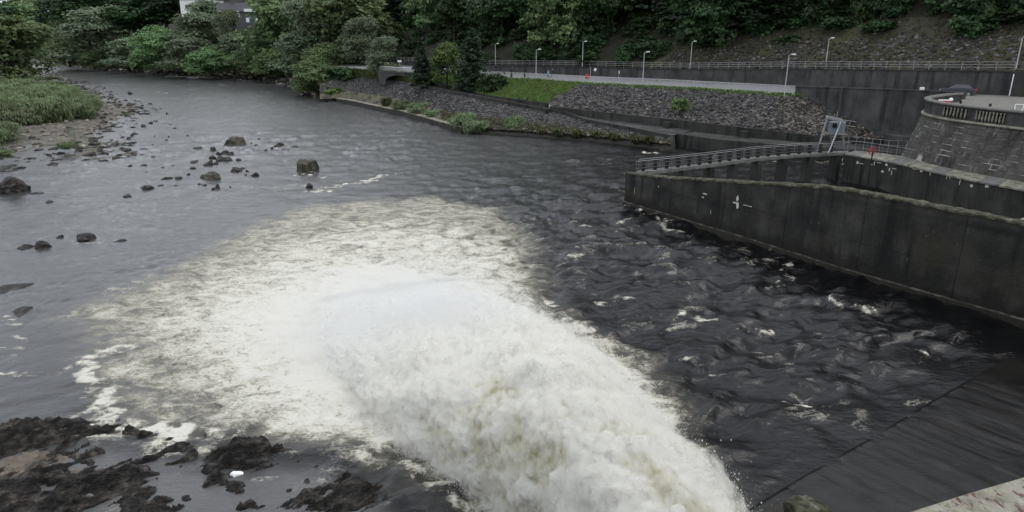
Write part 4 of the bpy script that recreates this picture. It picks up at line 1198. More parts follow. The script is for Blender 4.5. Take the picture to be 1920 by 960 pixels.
def jet_shell(name, mat, puff, cover, seed, nu=420, nv=300):
    tt = np.linspace(0, 1, nu); k = np.linspace(0, 1, len(JC))
    # smooth the control polyline
    def sm(v):
        y = np.interp(tt, k, v)
        for _ in range(24): y[1:-1] = .25 * y[:-2] + .5 * y[1:-1] + .25 * y[2:]
        return y
    cx, cy, w, h, b = sm(JC[:, 0]), sm(JC[:, 1]), sm(JW), sm(JH), sm(JB)
    tx, ty = np.gradient(cx), np.gradient(cy); q = np.hypot(tx, ty); tx /= q; ty /= q
    nx, ny = ty, -tx                                   # to the right
    th = np.linspace(-.12, 1.12, nv) * math.pi
    ct, st = np.cos(th), np.sin(th)
    X = cx[:, None] + nx[:, None] * w[:, None] * -ct[None] ; Y = cy[:, None] + ny[:, None] * w[:, None] * -ct[None]
    Z = b[:, None] + (h - b)[:, None] * np.where(st > 0, np.abs(st) ** .85, st * .4)[None]
    P = np.stack([X, Y, Z], -1)
    du = np.gradient(P, axis=0); dv = np.gradient(P, axis=1)
    n = np.cross(dv, du); n /= np.linalg.norm(n, axis=-1, keepdims=True) + 1e-9
    up_ = n[..., 2].mean()
    if up_ < 0: n = -n
    x, y, z = P[..., 0], P[..., 1], P[..., 2]
    al = x * -.45 + y * .89; ac = x * .89 + y * .45
    b1 = np.abs(fbm(ac * .42, al * .30, z * .45, 2, seed)) * 3.2 - .45
    b2 = np.abs(vnoise(ac * .95, al * .72, z * .95, seed + 4)) * 2.6 - .6
    b3 = np.abs(vnoise(ac * 2.1, al * 1.6, z * 2.1, seed + 8)) * 2.6 - .6
    b4 = fbm(ac * 5.5, al * 5, z * 5.5, 3, seed + 12)
    hump = .26 * b1 + .12 * b2 + .12 * b3 + .13 * b4
    grow = (sstep(0, .3, tt) * .75 + .25)[:, None]
    fade = (1 - .55 * sstep(.6, 1, tt))[:, None]
    P = P + n * (hump * grow * fade + puff * (.6 + .4 * grow))[..., None]
    side = np.sqrt(np.clip(1 - ct[None] ** 2, 0, 1)) + 0 * x
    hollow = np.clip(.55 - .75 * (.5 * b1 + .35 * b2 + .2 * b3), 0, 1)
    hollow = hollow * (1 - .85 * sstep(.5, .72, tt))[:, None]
    lowleft = sstep(.35, 1.0, ct)[None] * (1 - sstep(.45, .8, tt))[:, None]
    cov = cover - .55 * (1 - sstep(0, .5, side)) * (1 if puff else .45) - .5 * lowleft * (1 if puff else .25) + (.25 * hump if puff else .12 * hump)
    cov = cov - .8 * sstep(.86, 1.0, tt)[:, None]
    F_ = grid_faces(nu, nv)
    return np_mesh(name, P.reshape(-1, 3), F_, mat, True, {'hollow': hollow, 'cover': cov}), P, side


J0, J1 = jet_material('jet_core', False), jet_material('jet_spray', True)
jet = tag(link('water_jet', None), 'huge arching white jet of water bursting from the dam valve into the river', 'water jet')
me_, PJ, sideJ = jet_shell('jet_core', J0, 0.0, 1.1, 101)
link('core', me_, jet)
me_, _, _ = jet_shell('jet_spray', J1, .10, .30, 101, 300, 220)
kind(link('spray_veil', me_, jet), 'stuff')
vm_, nt, N, L = new_mat('spray_cloud')
out = N('ShaderNodeOutputMaterial'); pv = N('ShaderNodeVolumePrincipled')
pv.inputs['Color'].default_value = (.992, .978, .915, 1); pv.inputs['Anisotropy'].default_value = .0
g_ = N('ShaderNodeNewGeometry'); mp = N('ShaderNodeMapping'); mp.inputs['Rotation'].default_value = (0, 0, -.45); mp.inputs['Scale'].default_value = (1, .5, .75)
L(g_.outputs['Position'], mp.inputs[0])
nz = N('ShaderNodeTexNoise'); nz.inputs['Scale'].default_value = 4.2; nz.inputs['Detail'].default_value = 6; nz.inputs['Roughness'].default_value = .68; L(mp.outputs[0], nz.inputs['Vector'])
m2 = N('ShaderNodeMapRange'); m2.inputs['From Min'].default_value = .42; m2.inputs['From Max'].default_value = .66; m2.inputs['To Min'].default_value = .0; m2.inputs['To Max'].default_value = 2.4
L(nz.outputs['Fac'], m2.inputs['Value'])
dt = N('ShaderNodeVectorMath'); dt.operation = 'DOT_PRODUCT'; L(g_.outputs['Position'], dt.inputs[0]); dt.inputs[1].default_value = (-.45, .89, 0)
mf = N('ShaderNodeMapRange'); mf.interpolation_type = 'SMOOTHSTEP'      # the spray thins out where the jet meets the river
for k_, v_ in (('From Min', 24), ('From Max', 34), ('To Min', 1), ('To Max', 0)): mf.inputs[k_].default_value = v_
L(dt.outputs['Value'], mf.inputs['Value'])
mq = N('ShaderNodeMath'); mq.operation = 'MULTIPLY'; L(m2.outputs[0], mq.inputs[0]); L(mf.outputs[0], mq.inputs[1])
L(mq.outputs[0], pv.inputs['Density']); L(pv.outputs[0], out.inputs['Volume'])
me_, _, _ = jet_shell('spray_cloud', vm_, .42, 1.0, 101, 200, 150)
kind(link('spray_cloud', me_, jet), 'stuff')

# flying drops round the edges of the jet: one point mesh instancing a small drop
r_ = np.random.RandomState(17)
nD = 60000
ii = (r_.beta(1.2, 1.5, nD) * (PJ.shape[0] - 1)).astype(int)
edge_ = r_.rand(nD)
jj = np.where(edge_ < .38, (r_.beta(1.2, 4, nD) * .35 + .06) * PJ.shape[1], np.where(edge_ < .8, (1 - r_.beta(1.2, 4, nD) * .35 - .06) * PJ.shape[1], r_.rand(nD) * PJ.shape[1])).astype(int)
jj = np.clip(jj, 0, PJ.shape[1] - 1)
Pd = PJ[ii, jj] + r_.randn(nD, 3) * np.array([.22, .22, .2]) * (1 + .8 * r_.rand(nD, 1) ** 3) + np.array([0, 0, .08])
cen = np.stack([np.interp(ii / PJ.shape[0], np.linspace(0, 1, 7), JC[:, 0]), np.interp(ii / PJ.shape[0], np.linspace(0, 1, 7), JC[:, 1])], 1)
dv_ = Pd[:, :2] - cen; dv_ /= np.linalg.norm(dv_, axis=1, keepdims=True) + .1
Pd[:, :2] += dv_ * (np.abs(r_.randn(nD, 1)) * .2 + .1)
Pd[:, 2] += np.abs(r_.randn(nD)) * .12
szd = .007 + .02 * r_.rand(nD) ** 3
DROP = flat('water_drop', (.82, .83, .83), .4, vary=.05)
TV = np.array([(0, 0, 1.0), (.94, 0, -.33), (-.47, .82, -.33), (-.47, -.82, -.33)]); TF = np.array([(0, 1, 2), (0, 2, 3), (0, 3, 1), (1, 3, 2)])
rot = r_.rand(nD) * 6.283
tv = np.stack([TV[None, :, 0] * np.cos(rot)[:, None] - TV[None, :, 1] * np.sin(rot)[:, None], TV[None, :, 0] * np.sin(rot)[:, None] + TV[None, :, 1] * np.cos(rot)[:, None], np.repeat(TV[None, :, 2], nD, 0)], -1)
Vd = (tv * szd[:, None, None] * np.array([1, 1, 1.6]) + Pd[:, None]).reshape(-1, 3)
kind(link('spray_drops', np_mesh('spray_drops', Vd, (TF[None] + (np.arange(nD) * 4)[:, None, None]).reshape(-1, 3), DROP), jet), 'stuff')

# drifting mist where the jet lands
mm, nt, N, L = new_mat('mist')
out = N('ShaderNodeOutputMaterial'); pv = N('ShaderNodeVolumePrincipled')
pv.inputs['Color'].default_value = (.99, .99, .99, 1); pv.inputs['Anisotropy'].default_value = .2
tcn = N('ShaderNodeTexCoord'); ln = N('ShaderNodeVectorMath'); ln.operation = 'LENGTH'; L(tcn.outputs['Object'], ln.inputs[0])
mr = N('ShaderNodeMapRange'); mr.interpolation_type = 'SMOOTHSTEP'
mr.inputs['From Min'].default_value = .15; mr.inputs['From Max'].default_value = 1; mr.inputs['To Min'].default_value = 1; mr.inputs['To Max'].default_value = 0
L(ln.outputs['Value'], mr.inputs['Value'])
nz = N('ShaderNodeTexNoise'); nz.inputs['Scale'].default_value = .35; nz.inputs['Detail'].default_value = 3
g_ = N('ShaderNodeNewGeometry'); L(g_.outputs['Position'], nz.inputs['Vector'])
m2 = N('ShaderNodeMapRange'); m2.inputs['From Min'].default_value = .35; m2.inputs['From Max'].default_value = .7; m2.inputs['To Min'].default_value = .15
L(nz.outputs['Fac'], m2.inputs['Value'])
mu = N('ShaderNodeMath'); mu.operation = 'MULTIPLY'; L(mr.outputs[0], mu.inputs[0]); L(m2.outputs[0], mu.inputs[1])
mu2 = N('ShaderNodeMath'); mu2.operation = 'MULTIPLY'; mu2.inputs[1].default_value = .36; L(mu.outputs[0], mu2.inputs[0])
L(mu2.outputs[0], pv.inputs['Density']); L(pv.outputs[0], out.inputs['Volume'])
bm = bmesh.new(); bmesh.ops.create_icosphere(bm, subdivisions=3, radius=1); me_ = bpy.data.meshes.new('mist'); bm.to_mesh(me_); bm.free(); me_.materials.append(mm)
mist = kind(link('spray_mist', me_), 'stuff')
mist.location = (-5.8, 35.5, .6); mist.scale = (9, 9, 3.6)

# ------------------------------------------------------------------ rocks in the river
def rock_mesh(name, seed, mat, sub=3, craggy=.35, flat_=1.0):
    bm = bmesh.new(); bmesh.ops.create_icosphere(bm, subdivisions=sub, radius=1)
    V = np.array([tuple(v.co) for v in bm.verts])
    r = np.random.RandomState(seed)
    for _ in range(9):          # cut facets
        d = r.randn(3); d /= np.linalg.norm(d); c = r.uniform(.45, .85)
        e = V @ d - c
        V -= np.where(e > 0, e, 0)[:, None] * d * .92
    q = V * 1.6 + seed * 3.1
    dsp = fbm(q[:, 0], q[:, 1], q[:, 2], 4, seed) * craggy + ridged(q[:, 0] * 1.5, q[:, 1] * .8, q[:, 2] * 2.5, 3, seed + 3) * craggy * .35
    V *= (1 + dsp)[:, None]
    V[:, 2] *= flat_
    V[:, :2] /= np.abs(V[:, :2]).max(0); V[:, 2] /= V[:, 2].max()
    for v, p in zip(bm.verts, V): v.co = p
    me = bpy.data.meshes.new(name); bm.to_mesh(me); bm.free(); me.materials.append(mat)
    return me


ROCK_VAR = [rock_mesh('river_rock', s, ROCKM) for s in (1, 2, 3, 4, 5, 6)]


def put_rock(px, py, w, h, label, group=None, mesh=None, mat=None, seed=0, deep=1.0, name='river_rock'):
    """rock whose waterline centre is at the pixel, w x h pixels as seen"""
    p = at(px, py, 0)
    sc_ = math.hypot(p.x, p.y, CAM_H) / F
    W = w * sc_ / 2
    el = math.atan2(CAM_H, math.hypot(p.x, p.y))
    D = W * deep
    Hh = max(.08, (h * sc_ - 2 * D * math.sin(el) * .5) / math.cos(el))
    me = mesh or ROCK_VAR[seed % 6]
    o = link(name, me)
    o.location = (p.x, p.y + D * .3, -.12)
    o.scale = (W, D, Hh + .12)
    o.rotation_euler = (0, 0, (seed * 1.7) % .7 - .35 if mesh is None else 0)
    return tag(o, label, 'rock', group)


put_rock(575, 322, 42, 24, 'big square boulder with a pale flat top standing alone in the river', mesh=rock_mesh('boulder', 21, ROCKL, 4, .16, .9), deep=.8, name='boulder')
put_rock(440, 271, 40, 15, 'large rounded dark boulder with grey lichen above the low reef', mesh=rock_mesh('boulder', 25, ROCKL, 4, .3), deep=.7, name='boulder')
put_rock(391, 336, 40, 15, 'mossy pyramid-shaped rock left of the reef in midstream', mesh=rock_mesh('boulder', 28, ROCKL, 4, .35), deep=.8, name='boulder')
put_rock(521, 276, 20, 9, 'small squared dark block of rock right of the large lichen boulder', seed=2)
put_rock(364, 281, 34, 6, 'long flat slab of rock left of the lichen boulder', seed=3)
put_rock(580, 352, 16, 9, 'dark rock breaking the white streak below the square boulder', seed=4)
put_rock(72, 466, 34, 15, 'reddish dark rock with a pale top left of midstream, larger of the pair', seed=1)
put_rock(42, 468, 34, 9, 'low dark rock joined to the left of the reddish rock', seed=5)
put_rock(160, 450, 34, 12, 'rough dark rock in open water right of the reddish pair', seed=0)
put_rock(110, 446, 16, 5, 'small flat rock between the reddish pair and the rough dark rock', seed=3)
put_rock(218, 455, 26, 6, 'thin flat rock barely above water right of the rough dark rock', seed=2)
put_rock(272, 355, 30, 9, 'low rounded rock in the left channel below the gravel bar', seed=1)
put_rock(238, 370, 20, 6, 'flat rock just below the low rounded rock of the left channel', seed=4)
put_rock(25, 545, 66, 10, 'wide flat dark rock awash at the left edge of the river', seed=0)
put_rock(30, 590, 50, 12, 'dark rock awash at the left edge above the breaking wave', seed=3)
put_rock(10, 362, 54, 27, 'large black craggy rock on the left edge of the picture', mesh=rock_mesh('boulder', 33, ROCKM, 4, .4), deep=.9, name='boulder')
put_rock(90, 381, 18, 5, 'small flat rock right of the large black craggy rock', seed=5)
put_rock(55, 366, 30, 5, 'thin dark reef rock right below the large black craggy rock', seed=2)
put_rock(242, 178, 12, 6, 'single dark rock in the upper channel beside the tip of the gravel bar', seed=1)
put_rock(236, 190, 8, 3, 'tiny rock below the single dark rock of the upper channel', seed=0)
reef = [(400, 283, 12, 7), (408, 291, 14, 7), (418, 290, 18, 8), (430, 293, 20, 8), (398, 298, 18, 7), (412, 303, 22, 10), (428, 303, 24, 9), (445, 302, 16, 6), (388, 311, 16, 8), (395, 306, 12, 6), (405, 309, 14, 6),
        (441, 322, 26, 9), (455, 318, 14, 4), (462, 322, 10, 4), (476, 331, 14, 8), (460, 330, 8, 4), (361, 317, 14, 5), (362, 306, 20, 5), (370, 303, 10, 3), (372, 347, 14, 4), (381, 349, 10, 4), (408, 353, 12, 8), (400, 356, 10, 5), (432, 352, 8, 3), (336, 337, 16, 6)]
for i, (a, b, c, d) in enumerate(reef):
    put_rock(a, b, c, d, 'small dark rock of the low reef between the lichen boulder and the mossy pyramid rock', 'rocks of the midstream reef', seed=i)
scat = [(484, 264, 7, 5), (470, 270, 8, 3), (480, 274, 10, 4), (450, 284, 10, 3), (457, 282, 7, 3), (472, 283, 7, 3), (496, 284, 9, 4), (510, 279, 8, 4), (531, 283, 10, 4), (541, 283, 7, 4), (555, 278, 14, 5), (548, 287, 6, 2), (478, 290, 14, 3), (491, 296, 6, 2), (530, 295, 5, 2), (519, 287, 7, 2)]
for i, (a, b, c, d) in enumerate(scat):
    put_rock(a, b, c, d, 'tiny dark rock scattered between the lichen boulder and the square boulder', 'tiny rocks right of the reef', seed=i + 2)
scat2 = [(318, 336, 14, 5), (307, 337, 14, 5), (352, 329, 10, 4), (324, 312, 10, 3), (304, 317, 12, 4), (313, 264, 7, 3), (306, 285, 8, 2), (350, 256, 6, 3), (316, 258, 6, 3), (283, 233, 10, 5), (268, 238, 12, 5), (292, 229, 9, 3), (318, 235, 12, 3), (325, 242, 8, 3),
         (288, 257, 7, 2), (300, 244, 6, 2), (240, 262, 12, 5), (235, 270, 10, 3), (285, 297, 22, 5), (265, 312, 14, 4), (243, 313, 12, 4), (300, 350, 20, 4), (275, 325, 8, 3), (330, 350, 10, 3), (312, 214, 7, 3)]
for i, (a, b, c, d) in enumerate(scat2):
    put_rock(a, b, c, d, 'small dark rock in the shallows beside the tip of the gravel bar', 'rocks off the gravel bar', seed=i + 1)

# ------------------------------------------------------------------ rock shelves in the lower left corner
def outcrop(label, px_pts, hmax, mat, seed, ang=.62, res=.05, streak=1.0, edge=.9):
    hmax *= 1.1
    Pw = px_poly(px_pts)
    A = np.array(Pw)
    x0, y0 = A.min(0) - .5; x1, y1 = A.max(0) + .5
    nx, ny = int((x1 - x0) / res) + 2, int((y1 - y0) / res) + 2
    X, Y = np.meshgrid(np.linspace(x0, x1, nx), np.linspace(y0, y1, ny))
    wx = X + .55 * fbm(X * .9, Y * .9, 0, 5, seed, .6); wy = Y + .55 * fbm(X * .9, Y * .9, 0, 5, seed + 3, .6)
    d = poly_sdf(Pw, wx, wy)
    u = X * math.cos(ang) + Y * math.sin(ang); v = -X * math.sin(ang) + Y * math.cos(ang)
    u2 = u + .35 * fbm(u * .8, v * .8, 0, 3, seed + 5); v2 = v + .25 * fbm(u * .7, v * .7, 0, 3, seed + 6)
    st_ = ridged(u2 * .5, v2 * 2.1, 0, 4, seed + 7, .6)
    saw = (v2 * 1.5 + .4 * fbm(u * .6, v * .6, 0, 3, seed + 9)) % 1.0
    z = hmax * sstep(-.15, edge, d) * (.2 + streak * (.4 * st_ + .6 * saw * (.6 + .5 * vnoise(u * .9, v * .9, 0, seed + 2))) + .4 * fbm(X * 1.3, Y * 1.3, 0, 4, seed + 8)) + .1 * fbm(X * 3.5, Y * 3.5, 0, 4, seed + 11) - .1
    z = np.where(d < -.25, -.4, z)
    V = np.stack([X, Y, z], -1).reshape(-1, 3)
    c = np.array([A[:, 0].mean(), A[:, 1].mean(), 0])
    Fq = grid_faces(ny, nx)
    keep = (V[Fq][:, :, 2].max(1) > -.3)
    o = link('rock_shelf', np_mesh('rock_shelf', V - c, Fq[keep], mat, True)); o.location = c
    return tag(o, label, 'rock')


# the ragged bed of the shelf, with pools left between the ribs
SHELF = px_poly([(-120, 800), (20, 806), (150, 798), (250, 792), (320, 812), (390, 838), (450, 830), (540, 836), (575, 856), (640, 872), (735, 905), (770, 950), (640, 975), (520, 990), (330, 1000), (260, 1010), (-160, 1020)])
POOLS = [px_poly(q) for q in ([(185, 820), (230, 812), (290, 826), (285, 850), (240, 862), (200, 866), (170, 850)], [(300, 890), (380, 880), (400, 920), (360, 942), (300, 935)], [(90, 955), (170, 950), (240, 950), (230, 990), (100, 990)],
                              [(440, 880), (560, 872), (600, 885), (640, 905), (560, 915), (480, 945), (460, 905)], [(380, 950), (500, 952), (640, 958), (640, 1000), (380, 1000)], [(640, 870), (760, 905), (760, 925), (680, 905)], [(70, 905), (110, 908), (90, 925), (60, 922)])]
gx, gy = np.meshgrid(np.arange(-27, -2.5, .055), np.arange(16.5, 29.5, .055))
wx = gx + .5 * fbm(gx * .9, gy * .9, 0, 5, 301, .6); wy = gy + .5 * fbm(gx * .9, gy * .9, 0, 5, 303, .6)
dS = poly_sdf(SHELF, wx, wy)
dP_ = np.full(gx.shape, -9.0)
for q in POOLS: dP_ = np.maximum(dP_, poly_sdf(q, wx, wy))
u = gx * math.cos(.75) + gy * math.sin(.75); v = -gx * math.sin(.75) + gy * math.cos(.75)
u = u + .4 * fbm(gx * .6, gy * .6, 0, 3, 305); v = v + .35 * fbm(gx * .7, gy * .7, 0, 3, 307)
zS = .30 * ridged(u * .45, v * 1.9, 0, 4, 309, .6) + .34 * ((v * 1.25 + .3 * fbm(u * .5, v * .5, 0, 3, 311)) % 1.0) - .22 + .42 * fbm(gx * .55, gy * .55, 0, 4, 313) + .09 * fbm(gx * 3.5, gy * 3.5, 0, 4, 315)
zS = zS * sstep(-.2, .8, dS) * 1.15 - .55 * sstep(-.15, .6, dP_) - .05
zS = np.where(dS < -.2, -.5, zS)
V = np.stack([gx, gy, zS], -1).reshape(-1, 3); Fq = grid_faces(*gx.shape); keep = V[Fq][:, :, 2].max(1) > -.25
kind(link('rock_bed', np_mesh('rock_bed', V, Fq[keep], ROCKM, True)), 'structure')
outcrop('dark jagged rock ridge along the upper edge of the shelf in the lower left corner', [(-30, 815), (20, 800), (75, 785), (110, 788), (160, 790), (195, 800), (190, 822), (150, 840), (110, 838), (60, 850), (-30, 862)], .75, ROCKM, 5)
outcrop('smooth beige slab of rock lying in the lower left corner', [(-40, 862), (40, 846), (90, 842), (130, 850), (140, 870), (180, 882), (140, 905), (95, 905), (60, 900), (55, 930), (20, 945), (-40, 955)], .55, ROCKBEIGE, 15, streak=.25, edge=.7)
outcrop('long striated dark rock rib pointing right below the beige slab', [(70, 930), (110, 905), (160, 885), (215, 885), (250, 892), (240, 905), (295, 908), (300, 925), (230, 938), (175, 945), (160, 960), (110, 990), (60, 1000)], .7, ROCKM, 25)
outcrop('rounded dark brown rock between the beige slab and the still pool', [(130, 862), (175, 852), (195, 862), (205, 872), (170, 880), (140, 874)], .45, ROCKM, 27)
outcrop('dark rock filling the bottom left corner of the picture', [(-40, 935), (40, 925), (80, 930), (100, 945), (90, 990), (-40, 1000)], .55, ROCKM, 35)
outcrop('jagged dark rock at the edge of the foam beyond the still pool', [(238, 795), (268, 788), (290, 798), (312, 808), (305, 818), (285, 816), (262, 806)], .5, ROCKM, 45)
outcrop('long dark craggy rock table with a steep near face below the foam', [(382, 862), (400, 850), (430, 836), (470, 832), (520, 838), (556, 852), (545, 862), (530, 870), (500, 866), (460, 872), (400, 878)], .95, ROCKM, 55, edge=.5)
outcrop('dark rock step in front of the craggy rock table', [(385, 905), (395, 888), (430, 880), (440, 892), (436, 908), (400, 918)], .5, ROCKM, 65, edge=.5)
outcrop('blunt dark boulder below the small white lump', [(415, 918), (430, 905), (455, 902), (470, 916), (450, 926), (425, 927)], .6, ROCKM, 75, edge=.4)
outcrop('thin broken rock ribs across the still pool', [(268, 848), (290, 828), (300, 830), (292, 846), (312, 856), (285, 868), (265, 866)], .35, ROCKM, 85, edge=.4)
outcrop('low dark rock ledge at the bottom edge right of the blunt boulder', [(560, 932), (600, 922), (640, 924), (690, 935), (660, 948), (610, 950)], .4, ROCKM, 95, edge=.5)
outcrop('dark ridged rock at the bottom edge of the left corner pools', [(240, 975), (285, 945), (310, 932), (345, 938), (350, 950), (300, 970), (260, 990)], .45, ROCKM, 105, edge=.5)
outcrop('small dark rock beside the foam edge right of the craggy table', [(603, 870), (622, 858), (640, 868), (625, 878)], .35, ROCKM, 115, edge=.4)
outcrop('flat pink-tinged rock at the waterline above the bottom ledge', [(600, 915), (630, 902), (660, 905), (655, 920), (625, 922)], .22, ROCKBEIGE, 118, edge=.4)
outcrop('broken dark ribs between the beige slab and the ridge above it', [(60, 852), (110, 842), (190, 838), (205, 850), (150, 862), (100, 866), (60, 866)], .5, ROCKM, 125, edge=.5)
outcrop('ragged dark rib running right from under the rounded brown rock', [(200, 885), (240, 872), (300, 880), (310, 896), (260, 905), (215, 900)], .55, ROCKM, 135, edge=.5)
outcrop('low black reef between the still pool and the craggy rock table', [(318, 870), (350, 852), (385, 850), (372, 866), (345, 878), (322, 880)], .4, ROCKM, 145, edge=.4)
sm_rocks = [(362, 858, 22, 16), (338, 880, 26, 9), (372, 882, 26, 10), (372, 806, 26, 12), (384, 822, 18, 8), (398, 835, 14, 6), (274, 890, 24, 16), (330, 852, 34, 8), (310, 868, 24, 6), (242, 868, 16, 8), (575, 905, 18, 7), (352, 845, 20, 7), (215, 798, 40, 8),
            (345, 940, 34, 9), (655, 948, 40, 6), (540, 925, 20, 6), (700, 942, 24, 7), (720, 925, 18, 5), (745, 948, 22, 6)]
for i, (a, b, c, d) in enumerate(sm_rocks):
    put_rock(a, b, c, d, 'small dark rock poking out of the pools between the shelves of the lower left corner', 'small rocks among the lower left shelves', seed=i)
lump = rock_mesh('white_lump', 64, flat('lump_white', (.88, .9, .9), .6, vary=.03), 3, .3)  # near-white lump at the waterline
o = put_rock(438, 892, 30, 9, 'bright white lump beside the dark rock step', mesh=lump, name='white_lump', deep=.7)
o['category'] = 'foam'

# ------------------------------------------------------------------ gravel bar on the left
BAR = px_poly([(-300, 120), (40, 122), (75, 130), (120, 143), (165, 160), (190, 172), (215, 184), (250, 193), (280, 208), (278, 216), (240, 222), (225, 235), (215, 252), (225, 262), (262, 280), (270, 288), (235, 296), (180, 300), (120, 306), (104, 296), (118, 280),
               (100, 276), (60, 285), (25, 300), (-10, 322), (-150, 330), (-500, 350)])
nx, ny = 300, 420
yy = np.concatenate([np.linspace(82, 150, 300), np.linspace(151, 420, 120)])
xx = np.linspace(0, 1, nx)
Y = np.repeat(yy[:, None], nx, 1)
X = (-30 - .35 * (Y - 82)) * (1 - xx[None]) + (-130 - 1.05 * (Y - 82)) * xx[None]
wx = X + 1.5 * fbm(X * .3, Y * .3, 0, 4, 201); wy = Y + 2.0 * fbm(X * .3, Y * .3, 0, 4, 203)
dB = poly_sdf(BAR, wx, wy)
zB = -.35 + .42 * sstep(-1.5, 2.0, dB) + .9 * sstep(1, 18, dB) + 1.2 * sstep(15, 60, dB) + .22 * fbm(X * .5, Y * .5, 0, 4, 205) * sstep(-1, 3, dB) + .1 * fbm(X * 1.6, Y * 1.6, 0, 3, 207)
G_bar = np.stack([X, Y, zB], -1)
kind(link('gravel_bar', np_mesh('gravel_bar', G_bar.reshape(-1, 3), grid_faces(ny, nx), GRAVEL, True)), 'structure')
P = scatter(G_bar, 30000, 211)
dP = poly_sdf(BAR, P[:, 0], P[:, 1])
P = P[(dP > -2.5) & (dP < 30)][:12000]
stones('bar_stones', P, .3 + 1.0 * np.random.RandomState(5).rand(len(P)) ** 3, BARSTONE, 213, .6)
dP = poly_sdf(BAR, P[:, 0], P[:, 1])
Pw = P[(dP < 5)][:3600].copy(); Pw[:, 2] = np.maximum(Pw[:, 2], -.05)
stones('wet_bar_stones', Pw + np.array([0, .5, 0]), .5 + 1.0 * np.random.RandomState(8).rand(len(Pw)) ** 2, ROCKM, 217, .5)


def bar_z(x, y):
    i = np.argmin((X - x) ** 2 + (Y - y) ** 2)
    return float(zB.ravel()[i])
# ------------------------------------------------------------------ trees and bushes
def leaves_mesh(name, lobes, ncl, per, leaf, mat, seed, spread=.5, droop=.25, inner=.72, upright=0.0, aspect=1.5):
    """a crown: sprays of small leaf faces round lobes [(centre, radii)]"""
    r = np.random.RandomState(seed)
    vol = np.array([l[1][0] * l[1][1] * l[1][2] for l in lobes]) ** .67
    pick = r.choice(len(lobes), ncl, p=vol / vol.sum())
    C_ = np.array([l[0] for l in lobes], float)[pick]; R_ = np.array([l[1] for l in lobes], float)[pick]
    d = r.randn(ncl, 3); d /= np.linalg.norm(d, axis=1, keepdims=True)
    d[:, 2] = np.where((d[:, 2] < -.35) & (r.rand(ncl) < .5), -d[:, 2], d[:, 2])
    rad = inner + (1.05 - inner) * r.rand(ncl, 1) ** .6
    c = C_ + d * R_ * rad
    n = ncl * per
    cc = np.repeat(c, per, 0); dd = np.repeat(d, per, 0)
    off = r.randn(n, 3) * spread * np.array([1, 1, .45])
    off[:, 2] -= droop * np.linalg.norm(off[:, :2], axis=1)
    p = cc + off
    nrm = dd * .7 + r.randn(n, 3) * .55 + np.array([0, 0, .55])
    nrm /= np.linalg.norm(nrm, axis=1, keepdims=True)
    a = r.randn(n, 3)
    if upright: a = a * (1 - upright) + np.array([0, 0, 1]) * upright * 2
    a -= nrm * np.sum(a * nrm, 1, keepdims=True); a /= np.linalg.norm(a, axis=1, keepdims=True)
    b = np.cross(nrm, a)
    s = leaf * (.6 + .8 * r.rand(n, 1))
    q = np.stack([p + a * s * aspect * .5, p + b * s * .5, p - a * s * aspect * .5, p - b * s * .5], 1)
    rnd = np.clip(np.repeat(r.rand(ncl), per) * .65 + r.rand(n) * .35, 0, 1)
    return np_mesh(name, q.reshape(-1, 3), np.arange(n * 4).reshape(-1, 4), mat, False, {'rnd': np.repeat(rnd, 4)})


def trunk_mb(h, r, lobes, seed, lean=0.0, nb=6):
    rr = random.Random(seed)
    m = MB()
    pts = [Vector((lean * k / 5 * h * .1 + rr.uniform(-.04, .04) * h * .1, rr.uniform(-.04, .04) * h * .1, h * k / 5)) for k in range(6)]
    pts[0].z = -.6
    m.tube(pts, [r * 1.25, r, r * .85, r * .68, r * .5, r * .25], 7)
    for l in lobes[:nb]:
        s = pts[rr.choice((2, 3, 3, 4))]
        e = Vector(l[0])
        m.tube([s, s.lerp(e, .5) + Vector((0, 0, -.05 * h)), e], [r * .4, r * .28, r * .1], 5)
    return m


def lobes_broad(h, w, cb, n, seed):
    """lobes for a broadleaf tree of height h, crown width w, crown base cb"""
    rr = random.Random(seed)
    L_ = [((0, 0, cb + (h - cb) * .55), (w * .3, w * .3, (h - cb) * .42))]
    for k in range(n):
        a = 6.283 * k / n * 1.618 + rr.uniform(-.3, .3); t = rr.uniform(.08, .9)
        rad = w * .5 * (1 - (abs(t - .38)) ** 1.5) * rr.uniform(.45, .78)
        s = w * rr.uniform(.13, .22)
        L_.append(((math.cos(a) * rad, math.sin(a) * rad, cb + (h - cb) * t), (s * 1.15, s * 1.15, s * .85)))
    return L_


TREE = {}


def make_tree(key, h, w, cb, ncl, per, leaf, mat, seed, n=14, r=.3, spread=.5, name='broadleaf_tree', lab='tree', conifer=False, droop=.25):
    t = thing(name, lab, 'tree', (0, 0, -500))
    if conifer:
        lob = []
        k = 0; z = cb
        rr = random.Random(seed)
        while z < h * .97:
            rad = w * .5 * (1 - (z - cb) / (h - cb)) ** .8 + .12
            for j in range(5):
                a = j * 1.257 + k * .6
                lob.append(((math.cos(a) * rad * .55, math.sin(a) * rad * .55, z), (rad * .5, rad * .5, h * .045)))
            z += h * .055; k += 1
        nb = 0
    else:
        lob = lobes_broad(h, w, cb, n, seed); nb = 8
    link('crown', leaves_mesh(name + '_crown', lob, ncl, per, leaf, mat, seed, spread, droop), t)
    tm = trunk_mb(h * (.95 if conifer else .72), r, [] if conifer else lob[1:], seed, .6, nb)
    link('trunk', tm.mesh(name + '_trunk', BARK, (0, 0, 0), True), t)
    TREE[key] = t
    return t


